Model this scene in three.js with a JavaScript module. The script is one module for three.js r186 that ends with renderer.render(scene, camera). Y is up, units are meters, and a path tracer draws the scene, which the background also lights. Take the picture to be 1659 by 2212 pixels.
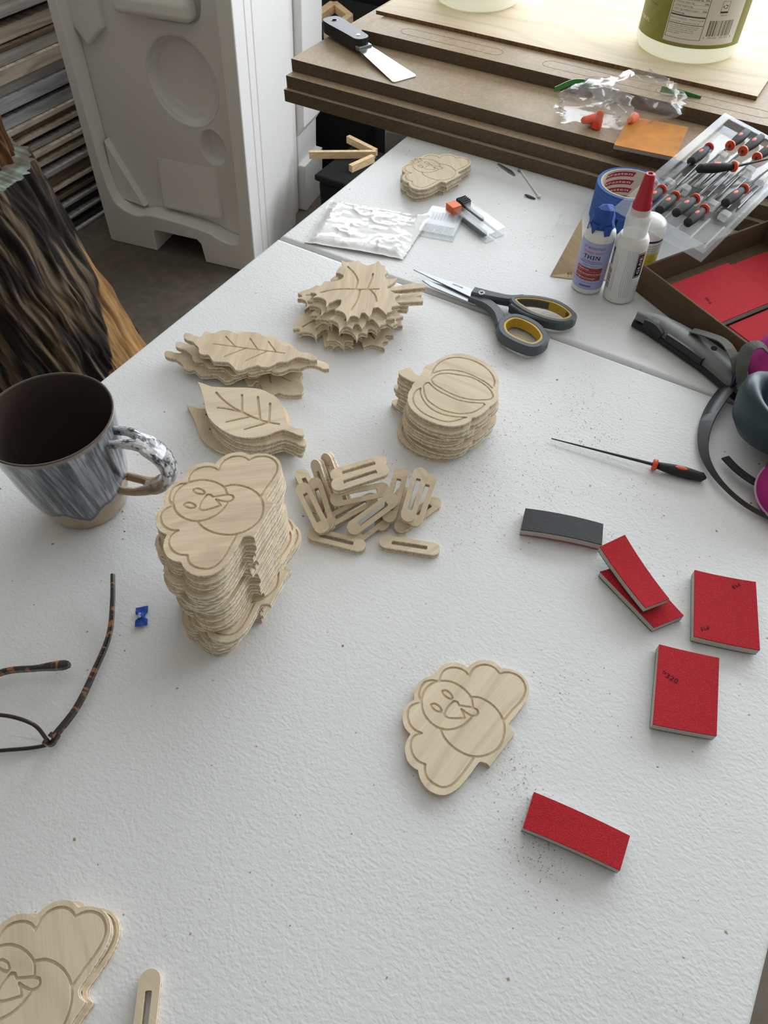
import * as THREE from 'three';
import { RoundedBoxGeometry } from 'three/addons/geometries/RoundedBoxGeometry.js';
import { mergeGeometries, mergeVertices, toCreasedNormals } from 'three/addons/utils/BufferGeometryUtils.js';
import { RectAreaLightUniformsLib } from 'three/addons/lights/RectAreaLightUniformsLib.js';

// ---------------------------------------------------------------- camera, sky, daylight, exposure
const TY = 0.74;                                   // height of the table top
const scene = new THREE.Scene();
const camera = new THREE.PerspectiveCamera(2 * Math.atan(1106 / 1540) * 180 / Math.PI, 1659 / 2212, 0.02, 200);
{
  const pitch = 52.5 * Math.PI / 180, yaw = -31 * Math.PI / 180, roll = 0.3 * Math.PI / 180;
  const f = new THREE.Vector3(Math.sin(yaw) * Math.cos(pitch), -Math.sin(pitch), -Math.cos(yaw) * Math.cos(pitch));
  const r = new THREE.Vector3(Math.cos(yaw), 0, Math.sin(yaw)), u = new THREE.Vector3().crossVectors(r, f);
  const r2 = r.clone().multiplyScalar(Math.cos(roll)).addScaledVector(u, Math.sin(roll));
  const u2 = u.clone().multiplyScalar(Math.cos(roll)).addScaledVector(r, -Math.sin(roll));
  camera.position.set(0, TY + 0.54, 0);
  camera.quaternion.setFromRotationMatrix(new THREE.Matrix4().makeBasis(r2, u2, f.clone().negate()));
}
scene.background = new THREE.Color(0.86, 0.95, 1.0);
scene.backgroundIntensity = 1.6;
RectAreaLightUniformsLib.init();
const daylight = new THREE.RectAreaLight(new THREE.Color(0.90, 0.97, 1.04), 9, 4.6, 1.45);   // overcast sky filling the open garage door
daylight.position.set(0.0, 1.475, -2.88); daylight.lookAt(0.0, 1.475, 0); scene.add(daylight);
const renderer = new THREE.WebGLRenderer();
renderer.toneMapping = THREE.LinearToneMapping;
renderer.toneMappingExposure = 0.78;
renderer.shadowMap.enabled = true;

// ---------------------------------------------------------------- helpers
function rng(seed) { let a = seed >>> 0; return () => { a = (a + 0x6D2B79F5) | 0; let t = Math.imul(a ^ (a >>> 15), 1 | a); t = (t + Math.imul(t ^ (t >>> 7), 61 | t)) ^ t; return ((t ^ (t >>> 14)) >>> 0) / 4294967296; }; }
const lerp = (a, b, t) => a + (b - a) * t, clamp = (x, a, b) => Math.max(a, Math.min(b, x)), smooth = (a, b, x) => { const t = clamp((x - a) / (b - a), 0, 1); return t * t * (3 - 2 * t); };
function hash(x, y, s) { let h = Math.imul(x | 0, 374761393) + Math.imul(y | 0, 668265263) + Math.imul(s | 0, 1274126177); h = Math.imul(h ^ (h >>> 13), 1274126177); return ((h ^ (h >>> 16)) >>> 0) / 4294967296; }
function vnoise(x, y, px, py, s = 1) {              // periodic value noise
  const xi = Math.floor(x), yi = Math.floor(y), fx = x - xi, fy = y - yi, m = (a, n) => ((a % n) + n) % n;
  const u = fx * fx * (3 - 2 * fx), v = fy * fy * (3 - 2 * fy);
  const a = hash(m(xi, px), m(yi, py), s), b = hash(m(xi + 1, px), m(yi, py), s), c = hash(m(xi, px), m(yi + 1, py), s), d = hash(m(xi + 1, px), m(yi + 1, py), s);
  return lerp(lerp(a, b, u), lerp(c, d, u), v);
}
function fbm(u, v, nx, ny, oct = 4, s = 1) { let t = 0, a = 0.5, w = 0; for (let i = 0; i < oct; i++) { t += a * vnoise(u * nx, v * ny, nx, ny, s + i * 17); w += a; a *= 0.5; nx *= 2; ny *= 2; } return t / w; }
function noise3(x, y, z, s = 1) { const zi = Math.floor(z), f = z - zi, u = f * f * (3 - 2 * f); return lerp(vnoise(x, y, 4096, 4096, s + zi * 31), vnoise(x, y, 4096, 4096, s + (zi + 1) * 31), u); }
function tex(w, h, fn, srgb = true) {
  const d = new Uint8Array(w * h * 4);
  for (let y = 0; y < h; y++) for (let x = 0; x < w; x++) { const c = fn((x + 0.5) / w, (y + 0.5) / h, x, y), i = (y * w + x) * 4; d[i] = clamp(c[0], 0, 255); d[i + 1] = clamp(c[1], 0, 255); d[i + 2] = clamp(c[2], 0, 255); d[i + 3] = 255; }
  const t = new THREE.DataTexture(d, w, h, THREE.RGBAFormat); t.wrapS = t.wrapT = THREE.RepeatWrapping; t.magFilter = THREE.LinearFilter; t.minFilter = THREE.LinearMipmapLinearFilter; t.generateMipmaps = true; t.needsUpdate = true;
  if (srgb) t.colorSpace = THREE.SRGBColorSpace; return t;
}
function rep(t, x, y, rot = 0) { const c = t.clone(); c.repeat.set(x, y); c.rotation = rot; c.needsUpdate = true; return c; }
function canvasTex(w, h, draw) { const c = document.createElement('canvas'); c.width = w; c.height = h; const g = c.getContext('2d'); draw(g, w, h); const t = new THREE.CanvasTexture(c); t.colorSpace = THREE.SRGBColorSpace; t.magFilter = THREE.LinearFilter; return t; }
const M = {};
const std = (o) => new THREE.MeshStandardMaterial(o), phy = (o) => new THREE.MeshPhysicalMaterial(o);
const taken = {};
function numbered(name) { const n = taken[name] = (taken[name] || 0) + 1; return n === 1 ? name : name + '_' + String(n - 1).padStart(3, '0'); }
function tag(o, label, category, group) { o.userData.label = label; o.userData.category = category; if (group) o.userData.group = group; return o; }
function lit(o) { o.castShadow = true; o.receiveShadow = true; return o; }
function thing(name, label, category, p = [0, 0, 0], turn = 0, group) { const o = new THREE.Group(); o.name = numbered(name); o.position.set(...p); o.rotation.y = turn; tag(o, label, category, group); scene.add(o); return o; }
function part(name, geo, mat, parent, label) { const m = lit(new THREE.Mesh(geo, mat)); m.name = name; if (label) m.userData.label = label; parent.add(m); return m; }
function solo(name, geo, mat, label, category, p = [0, 0, 0], turn = 0, group) { const m = lit(new THREE.Mesh(geo, mat)); m.name = numbered(name); m.position.set(...p); m.rotation.y = turn; tag(m, label, category, group); scene.add(m); return m; }
function struct(name, geo, mat) { const m = lit(new THREE.Mesh(geo, mat)); m.name = numbered(name); m.userData.kind = 'structure'; scene.add(m); return m; }
const at = (g, x = 0, y = 0, z = 0) => g.translate(x, y, z);
function clean(g) { const o = new THREE.BufferGeometry(), n = g.index ? g.toNonIndexed() : g; for (const k of ['position', 'normal', 'uv']) o.setAttribute(k, n.getAttribute(k)); return o; }
const merge = (...gs) => mergeGeometries(gs.flat().map(clean), false);
const box = (w, h, d, x = 0, y = 0, z = 0) => new THREE.BoxGeometry(w, h, d).translate(x, y, z);
const rbox = (w, h, d, r = 0.002, x = 0, y = 0, z = 0, s = 2) => new RoundedBoxGeometry(w, h, d, s, Math.min(r, w / 2.01, h / 2.01, d / 2.01)).translate(x, y, z);
function boxUV(g, k = 1) {                          // uv in metres, by the face's main direction
  const p = g.getAttribute('position'), n = g.getAttribute('normal'), uv = new Float32Array(p.count * 2);
  for (let i = 0; i < p.count; i++) { const ax = Math.abs(n.getX(i)), ay = Math.abs(n.getY(i)), az = Math.abs(n.getZ(i)); const [a, b] = ay >= ax && ay >= az ? [p.getX(i), p.getZ(i)] : ax >= az ? [p.getZ(i), p.getY(i)] : [p.getX(i), p.getY(i)]; uv[i * 2] = a * k; uv[i * 2 + 1] = b * k; }
  g.setAttribute('uv', new THREE.BufferAttribute(uv, 2)); return g;
}
const cyl = (r0, r1, h, n = 32, x = 0, y = 0, z = 0) => new THREE.CylinderGeometry(r1, r0, h, n).translate(x, y + h / 2, z);
const lathe = (pts, n = 64) => new THREE.LatheGeometry(pts.map((p) => new THREE.Vector2(...p)), n);
const V = (x, y, z) => new THREE.Vector3(x, y, z);
const curve = (pts, closed = false, tension = 0.5) => new THREE.CatmullRomCurve3(pts.map((p) => V(...p)), closed, 'centripetal', tension);
const tube = (pts, r, n = 40, k = 10, closed = false) => new THREE.TubeGeometry(curve(pts, closed), n, r, k, closed);
function rod(a, b, r0, r1 = r0, n = 14) {           // a tapered rod from a to b
  const A = V(...a), B = V(...b), d = B.clone().sub(A), g = new THREE.CylinderGeometry(r1, r0, d.length(), n); g.translate(0, d.length() / 2, 0);
  g.applyQuaternion(new THREE.Quaternion().setFromUnitVectors(V(0, 1, 0), d.normalize())); return g.translate(A.x, A.y, A.z);
}
function sweep(pts, section, n = 60, up = V(0, 1, 0), scaleAt = () => 1, closed = false, caps = true) {   // sweep a closed 2-D section [[side, up]...] along a curve, kept upright
  const c = curve(pts, closed), pos = [], uv = [], idx = [], m = section.length; let acc = 0, prev = null;
  for (let i = 0; i <= n; i++) {
    const t = i / n, p = c.getPointAt(t), tg = c.getTangentAt(t), side = new THREE.Vector3().crossVectors(tg, up).normalize(), u = new THREE.Vector3().crossVectors(side, tg).normalize(), s = scaleAt(t), sa = Array.isArray(s) ? s[0] : s, sb = Array.isArray(s) ? s[1] : s;
    if (prev) acc += p.distanceTo(prev); prev = p; let around = 0;
    for (let j = 0; j <= m; j++) { const q = section[j % m], r = section[(j + m - 1) % m]; if (j) around += Math.hypot(q[0] - r[0], q[1] - r[1]); pos.push(p.x + side.x * q[0] * sa + u.x * q[1] * sb, p.y + side.y * q[0] * sa + u.y * q[1] * sb, p.z + side.z * q[0] * sa + u.z * q[1] * sb); uv.push(acc, around); }
  }
  for (let i = 0; i < n; i++) for (let j = 0; j < m; j++) { const a = i * (m + 1) + j, b = a + m + 1; idx.push(a, a + 1, b, b, a + 1, b + 1); }
  if (caps && !closed) for (const [row, flip] of [[0, false], [n, true]]) for (let j = 1; j < m - 1; j++) { const a = row * (m + 1); flip ? idx.push(a, a + j, a + j + 1) : idx.push(a, a + j + 1, a + j); }
  const g = new THREE.BufferGeometry(); g.setAttribute('position', new THREE.Float32BufferAttribute(pos, 3)); g.setAttribute('uv', new THREE.Float32BufferAttribute(uv, 2)); g.setIndex(idx);
  const o = toCreasedNormals(g, 0.7); return o;
}
const oval = (a, b, n = 14) => Array.from({ length: n }, (_, i) => [a * Math.cos(i / n * 2 * Math.PI), b * Math.sin(i / n * 2 * Math.PI)]);
const rect = (a, b, c = 0) => c ? [[-a + c, -b], [a - c, -b], [a, -b + c], [a, b - c], [a - c, b], [-a + c, b], [-a, b - c], [-a, -b + c]] : [[-a, -b], [a, -b], [a, b], [-a, b]];
// a slab: outlines [[x, z]...] with holes, from y0 to y1; group 0 faces, group 1 walls; uv in metres (walls: along, height from 0 to 1)
function slab(loops, y0, y1, { bottom = true, vTop = 1, vBot = 0 } = {}) {
  const pos = [], nor = [], uv = []; let nFace = 0;
  const area = (l) => { let a = 0; for (let i = 0; i < l.length; i++) { const p = l[i], q = l[(i + 1) % l.length]; a += p[0] * q[1] - q[0] * p[1]; } return a / 2; };
  const faces = [], walls = [];
  for (const { outer, holes = [] } of loops) {
    const o = area(outer) > 0 ? outer : outer.slice().reverse(), hs = holes.map((h) => area(h) < 0 ? h : h.slice().reverse());
    const tris = THREE.ShapeUtils.triangulateShape(o.map((p) => new THREE.Vector2(...p)), hs.map((h) => h.map((p) => new THREE.Vector2(...p)))), all = [o, ...hs].flat();
    faces.push([tris, all]); walls.push(o, ...hs);
  }
  for (const [tris, all] of faces) for (const t of tris) {
    for (const k of [t[0], t[2], t[1]]) { pos.push(all[k][0], y1, all[k][1]); nor.push(0, 1, 0); uv.push(all[k][0], all[k][1]); nFace++; }
    if (bottom) for (const k of t) { pos.push(all[k][0], y0, all[k][1]); nor.push(0, -1, 0); uv.push(all[k][0], all[k][1]); nFace++; }
  }
  let nWall = 0;
  for (const l of walls) {
    let s = 0; const n = l.length, nv = l.map((p, i) => { const a = l[(i + n - 1) % n], b = l[(i + 1) % n]; const e1 = [p[1] - a[1], a[0] - p[0]], e2 = [b[1] - p[1], p[0] - b[0]], l1 = Math.hypot(...e1) || 1, l2 = Math.hypot(...e2) || 1; return [[e1[0] / l1, e1[1] / l1], [e2[0] / l2, e2[1] / l2]]; });
    for (let i = 0; i < n; i++) {
      const a = l[i], b = l[(i + 1) % n], d = Math.hypot(b[0] - a[0], b[1] - a[1]), e = nv[i][1], pa = nv[i][0], pb = nv[(i + 1) % n][1];
      const mix = (p) => p[0] * e[0] + p[1] * e[1] > 0.7 ? (() => { const x = p[0] + e[0], z = p[1] + e[1], q = Math.hypot(x, z); return [x / q, z / q]; })() : e, na = mix(pa), nb = mix(pb);
      const put = (p, y, nn, u, v) => { pos.push(p[0], y, p[1]); nor.push(nn[0], 0, nn[1]); uv.push(u, v); nWall++; };
      put(a, y0, na, s, vBot); put(b, y1, nb, s + d, vTop); put(b, y0, nb, s + d, vBot); put(a, y0, na, s, vBot); put(a, y1, na, s, vTop); put(b, y1, nb, s + d, vTop); s += d;
    }
  }
  const g = new THREE.BufferGeometry(); g.setAttribute('position', new THREE.Float32BufferAttribute(pos, 3)); g.setAttribute('normal', new THREE.Float32BufferAttribute(nor, 3)); g.setAttribute('uv', new THREE.Float32BufferAttribute(uv, 2));
  g.addGroup(0, nFace, 0); g.addGroup(nFace, nWall, 1); return g;
}
function joinGrouped(list) {                        // merge slabs keeping faces = group 0, walls = group 1
  const get = (k) => list.map((g) => { const q = g.groups[k], o = new THREE.BufferGeometry(); for (const [n, w] of [['position', 3], ['normal', 3], ['uv', 2]]) o.setAttribute(n, new THREE.BufferAttribute(g.getAttribute(n).array.slice(q.start * w, (q.start + q.count) * w), w)); return o; });
  const a = mergeGeometries(get(0)), b = mergeGeometries(get(1)), g = mergeGeometries([a, b]); g.clearGroups(); g.addGroup(0, a.getAttribute('position').count, 0); g.addGroup(a.getAttribute('position').count, b.getAttribute('position').count, 1); return g;
}
function roundLoop(pts, n = 4) {                    // Chaikin smoothing of a closed outline
  let l = pts; for (let k = 0; k < n; k++) { const o = []; for (let i = 0; i < l.length; i++) { const a = l[i], b = l[(i + 1) % l.length]; o.push([a[0] * 0.75 + b[0] * 0.25, a[1] * 0.75 + b[1] * 0.25], [a[0] * 0.25 + b[0] * 0.75, a[1] * 0.25 + b[1] * 0.75]); } l = o; } return l;
}
function rrect(w, d, r, n = 5) { const o = []; for (const [sx, sz, a0] of [[1, 1, 0], [-1, 1, 1], [-1, -1, 2], [1, -1, 3]]) for (let i = 0; i <= n; i++) { const a = (a0 + i / n) * Math.PI / 2; o.push([sx * (w / 2 - r) + r * Math.cos(a), sz * (d / 2 - r) + r * Math.sin(a)]); } return o; }
function stadium(l, w, n = 10) { const o = [], r = w / 2; for (let i = 0; i <= n; i++) { const a = -Math.PI / 2 + i / n * Math.PI; o.push([l / 2 - r + r * Math.cos(a), r * Math.sin(a)]); } for (let i = 0; i <= n; i++) { const a = Math.PI / 2 + i / n * Math.PI; o.push([-l / 2 + r + r * Math.cos(a), r * Math.sin(a)]); } return o; }
function wobble(g, amp, freq, seed = 1, flat = 0) { const p = g.getAttribute('position'); for (let i = 0; i < p.count; i++) { const x = p.getX(i), y = p.getY(i), z = p.getZ(i); const f = (s) => (noise3(x * freq + 500, y * freq + 500, z * freq + 500, seed + s) - 0.5) * 2 * amp; p.setXYZ(i, x + f(0) * (1 - flat), y + f(7), z + f(13) * (1 - flat)); } g.computeVertexNormals(); return g; }
function frame(A, B, D) {                           // a group placed on three corners: origin A, x towards B, z away from D's side (x cross gives y up)
  const x0 = V(...B).sub(V(...A)).normalize(), z0 = V(...A).sub(V(...D)).normalize(), y = new THREE.Vector3().crossVectors(z0, x0).normalize(), z = z0.addScaledVector(new THREE.Vector3().crossVectors(x0, y), 0.25).normalize(), x = new THREE.Vector3().crossVectors(y, z); return new THREE.Quaternion().setFromRotationMatrix(new THREE.Matrix4().makeBasis(x, y, z));
}

// ---------------------------------------------------------------- textures and materials
const woodGrain = (r, g, b, cont, s, ny = 40) => tex(512, 512, (u, v) => {
  const warp = fbm(u, v, 2, 3, 3, s + 3) * 0.9, y = v * 1 + warp * 0.12, line = fbm(u, y, 2, ny, 3, s), fine = fbm(u, v, 8, 220, 2, s + 9), broad = fbm(u, v, 2, 5, 2, s + 21);
  const ring = Math.pow(Math.abs(Math.sin((y * 9 + warp * 2.2) * Math.PI)), 14) * 0.7, k = 1 - cont * (0.55 * (line - 0.5) + 0.35 * (fine - 0.5) + 0.4 * (broad - 0.5) + 0.32 * ring);
  return [r * k, g * Math.pow(k, 1.12), b * Math.pow(k, 1.3)];
});
const birch = woodGrain(220, 202, 174, 0.18, 5), birch2 = woodGrain(217, 197, 168, 0.22, 77);
const plyEdge = tex(512, 64, (u, v) => {            // the cut edge of a sheet of plywood: pale and darker veneers with glue lines
  const y = v + (fbm(u, 0.5, 14, 1, 3, 4) - 0.5) * 0.05; let c = y < 0.36 ? [232, 216, 197] : y < 0.66 ? [216, 196, 172] : [234, 219, 200];
  const gl = Math.exp(-Math.pow((y - 0.36) / 0.035, 2)) + Math.exp(-Math.pow((y - 0.66) / 0.035, 2)), n = (hash(Math.floor(u * 512), Math.floor(v * 20), 8) - 0.5) * 0.22 + (fbm(u, v, 60, 3, 2, 6) - 0.5) * 0.3, k = 1 + n - 0.6 * Math.min(1, gl);
  return c.map((x, i) => x * k * (i === 2 ? 0.98 : 1));
});
M.plyFace = [std({ map: rep(birch, 4, 4), roughness: 0.72 }), std({ map: rep(birch2, 4.5, 4.5, 1.1), roughness: 0.74 }), std({ map: rep(birch, 3.7, 3.7, 2.3), roughness: 0.72 })];
M.plyEdge = std({ map: rep(plyEdge, 12, 1), bumpMap: rep(plyEdge, 12, 1), bumpScale: 0.00025, roughness: 0.9 });
M.plyGroove = std({ map: rep(plyEdge, 40, 1), roughness: 0.92 });
const specks = (() => { const r = rng(11), pts = []; for (let i = 0; i < 260; i++) pts.push([r(), r(), 0.0005 + Math.pow(r(), 4) * 0.0009, r()]); const grid = new Map(); for (const p of pts) { const k = Math.floor(p[0] * 32) + ',' + Math.floor(p[1] * 32); (grid.get(k) || grid.set(k, []).get(k)).push(p); } return (u, v) => { let m = 0, tone = 0; const a = Math.floor(u * 32), b = Math.floor(v * 32); for (let i = -1; i <= 1; i++) for (let j = -1; j <= 1; j++) for (const p of grid.get((a + i) + ',' + (b + j)) || []) { const d = Math.hypot(u - p[0], v - p[1]); if (d < p[2]) { m = 1; tone = p[3]; } } return [m, tone]; }; })();
const tableColour = tex(1024, 1024, (u, v) => { const [m, t] = specks(u, v), dirt = smooth(0.6, 0.85, fbm(u, v, 7, 7, 4, 31)) * (hash(Math.floor(u * 700), Math.floor(v * 700), 3) > 0.75 ? 1 : 0.15), k = 1 + (fbm(u, v, 6, 6, 4, 12) - 0.5) * 0.02 - dirt * 0.05; const c = [227 * k, 228 * k, 229 * k - dirt * 6]; return m ? (t > 0.45 ? [92, 90, 88] : [150, 128, 100]) : c; });
const pebble = tex(512, 512, (u, v) => { const a = fbm(u, v, 64, 92, 2, 41), b = fbm(u, v, 130, 170, 2, 43), e = smooth(0.28, 0.70, a) * 0.6 + 0.4 * b; return [e * 255, e * 255, e * 255]; }, false);
M.table = phy({ map: rep(tableColour, 1 / 0.8, 1 / 0.8), bumpMap: rep(pebble, 1 / 0.16, 1 / 0.16), bumpScale: 0.00015, roughness: 0.42, specularIntensity: 0.8 });
M.tableTrim = std({ color: 0xd5d7d6, roughness: 0.5 });
M.steel = std({ color: 0x8b8f92, metalness: 0.9, roughness: 0.35 });
M.chrome = std({ color: 0xd8dadb, metalness: 1, roughness: 0.14 });
const mdfT = tex(512, 512, (u, v) => { const k = 1 + (fbm(u, v, 9, 9, 4, 61) - 0.5) * 0.16 + (fbm(u, v, 120, 120, 2, 63) - 0.5) * 0.14; return [172 * k, 150 * k, 124 * k]; });
const mdfE = tex(256, 256, (u, v) => { const k = 1 + (fbm(u, v, 40, 60, 3, 65) - 0.5) * 0.3; return [102 * k, 85 * k, 67 * k]; });
M.mdf = [std({ map: rep(mdfT, 2.2, 2.2), roughness: 0.62 }), std({ map: rep(mdfE, 6, 1), roughness: 0.9 })];
const concreteT = tex(512, 512, (u, v) => { const k = 1 + (fbm(u, v, 5, 5, 5, 71) - 0.5) * 0.4 + (fbm(u, v, 110, 110, 2, 73) - 0.5) * 0.18; return [108 * k, 100 * k, 88 * k]; });
M.concrete = std({ map: rep(concreteT, 0.55, 0.55), roughness: 0.85 });
const foamT = tex(512, 512, (u, v) => { const x = u * 90, y = v * 90, xi = Math.floor(x), yi = Math.floor(y); let d = 9; for (let i = -1; i <= 1; i++) for (let j = -1; j <= 1; j++) { const a = ((xi + i) % 90 + 90) % 90, b = ((yi + j) % 90 + 90) % 90; d = Math.min(d, Math.hypot(xi + i + hash(a, b, 5) - x, yi + j + hash(a, b, 9) - y)); } const k = 255 * (1 - 0.6 * d); return [k, k, k]; }, false);
M.foam = std({ color: 0xeeebe7, roughness: 0.8, bumpMap: rep(foamT, 1.4, 1.4), bumpScale: 0.0004 });
const felt = (r, g, b, s) => tex(256, 256, (u, v) => { const n = fbm(u, v, 60, 90, 3, s), h = hash(Math.floor(u * 256), Math.floor(v * 256), s), k = 0.72 + 0.42 * n + 0.14 * (h - 0.5); return h > 0.9965 ? [225, 160, 150] : [r * k, g * k, b * k]; });
const feltRed = felt(190, 32, 44, 81), gritT = tex(256, 256, (u, v, x, y) => { const k = 30 + 46 * hash(x, y, 83) + 40 * (hash(x, y, 84) > 0.95 ? 1 : 0); return [k, k, k * 1.06]; });
M.felt = std({ map: rep(feltRed, 26, 26), bumpMap: rep(feltRed, 26, 26), bumpScale: 0.0006, roughness: 0.98 });
M.grit = std({ map: rep(gritT, 18, 18), bumpMap: rep(gritT, 18, 18), bumpScale: 0.0003, roughness: 0.75 });
M.foamPad = std({ color: 0xb9b7ae, roughness: 0.95, bumpMap: rep(foamT, 8, 8), bumpScale: 0.0004 });
M.black = std({ color: 0x17181a, roughness: 0.45 }); M.blackMatte = std({ color: 0x141416, roughness: 0.85 }); M.rubber = std({ color: 0x1d1f21, roughness: 0.65 });
M.orange = std({ color: 0xe8582a, roughness: 0.5 }); M.white = std({ color: 0xeeeeea, roughness: 0.5 });
M.clear = phy({ color: 0xffffff, transmission: 1, thickness: 0, roughness: 0.1, ior: 1.45, specularIntensity: 0.4 });
M.frost = phy({ color: 0xf4f6f6, transmission: 0.82, thickness: 0, specularIntensity: 0.5, roughness: 0.35, ior: 1.45 });

// ---------------------------------------------------------------- the setting: a garage with its door open to an overcast day
const wallM = std({ color: 0xd6d0c6, roughness: 0.9 }), ceilM = std({ color: 0xe6e2da, roughness: 0.9 });
struct('floor', boxUV(box(7.4, 0.1, 6.65, 0.4, -0.05, 0.275)), M.concrete);
struct('ceiling', box(7.4, 0.12, 6.65, 0.4, 2.66, 0.275), ceilM);
struct('wall_left', box(0.15, 2.6, 6.65, -3.225, 1.3, 0.275), wallM);
struct('wall_right', box(0.15, 2.6, 6.65, 4.025, 1.3, 0.275), wallM);
struct('wall_front', box(7.1, 2.6, 0.15, 0.4, 1.3, 3.525), wallM);
{ const w = struct('wall_back', merge(box(0.85, 2.6, 0.15, -2.725, 1.3, -2.975), box(1.65, 2.6, 0.15, 3.125, 1.3, -2.975), box(4.6, 0.4, 0.15, 0, 2.4, -2.975)), wallM);
  const ground = struct('driveway', boxUV(box(60, 0.1, 40, 0, -0.07, -23.06)), M.concrete); ground.userData.label = 'concrete driveway outside the open garage door'; }

// folding table
const TX0 = -0.579, TX1 = 0.187, SEAM = -0.682, TF = -1.596, TN = 0.232, TCX = (TX0 + TX1) / 2;
const table = thing('folding_table', 'white plastic folding table with a pebbled top and a seam across its middle', 'table', [TCX, 0, SEAM]);
{
  const w = TX1 - TX0, half = (TN - TF) / 2, th = 0.045;
  const panel = (cz, len, sign) => {
    const sh = new THREE.Shape(), hw = w / 2 - 0.006, r = 0.05, a = -len / 2 + 0.006, b = len / 2 - 0.006;   // rounded at the outer corners, square at the seam
    const pts = sign < 0 ? [[-hw, b], [hw, b], [hw, a + r], 'c1', [-hw + r, a], 'c2'] : null;
    if (sign < 0) { sh.moveTo(-hw, b); sh.lineTo(hw, b); sh.lineTo(hw, a + r); sh.absarc(hw - r, a + r, r, 0, -Math.PI / 2, true); sh.lineTo(-hw + r, a); sh.absarc(-hw + r, a + r, r, -Math.PI / 2, -Math.PI, true); sh.lineTo(-hw, b); }
    else { sh.moveTo(hw, a); sh.lineTo(-hw, a); sh.lineTo(-hw, b - r); sh.absarc(-hw + r, b - r, r, Math.PI, Math.PI / 2, true); sh.lineTo(hw - r, b); sh.absarc(hw - r, b - r, r, Math.PI / 2, 0, true); sh.lineTo(hw, a); }
    const g = new THREE.ExtrudeGeometry(sh, { depth: th - 0.012, bevelEnabled: true, bevelThickness: 0.006, bevelSize: 0.006, bevelSegments: 5, curveSegments: 12 });
    g.rotateX(Math.PI / 2); g.translate(0, TY - 0.006, cz); return boxUV(g);
  };
  part('tabletop_panel', panel(-half / 2 - 0.0006, half - 0.0012, -1), M.table, table);
  part('tabletop_panel', panel(half / 2 + 0.0006, half - 0.0012, 1), M.table, table);
  part('hinge_strip', box(w - 0.04, 0.012, 0.05, 0, TY - 0.051, 0), M.tableTrim, table);
  for (const s of [-1, 1]) { part('leg_frame', merge(tube([[-0.3, TY - 0.045, s * 0.62], [-0.3, 0.1, s * 0.72], [-0.3, 0.014, s * 0.73], [-0.27, 0.014, s * 0.73], [0.27, 0.014, s * 0.73], [0.3, 0.014, s * 0.73], [0.3, 0.1, s * 0.72], [0.3, TY - 0.045, s * 0.62]], 0.0127, 120, 10), rod([-0.3, 0.42, s * 0.668], [0.3, 0.42, s * 0.668], 0.009)), M.steel, table); part('brace', rod([0, 0.42, s * 0.668], [0, TY - 0.05, s * 0.2], 0.008), M.steel, table); }
}

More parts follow.
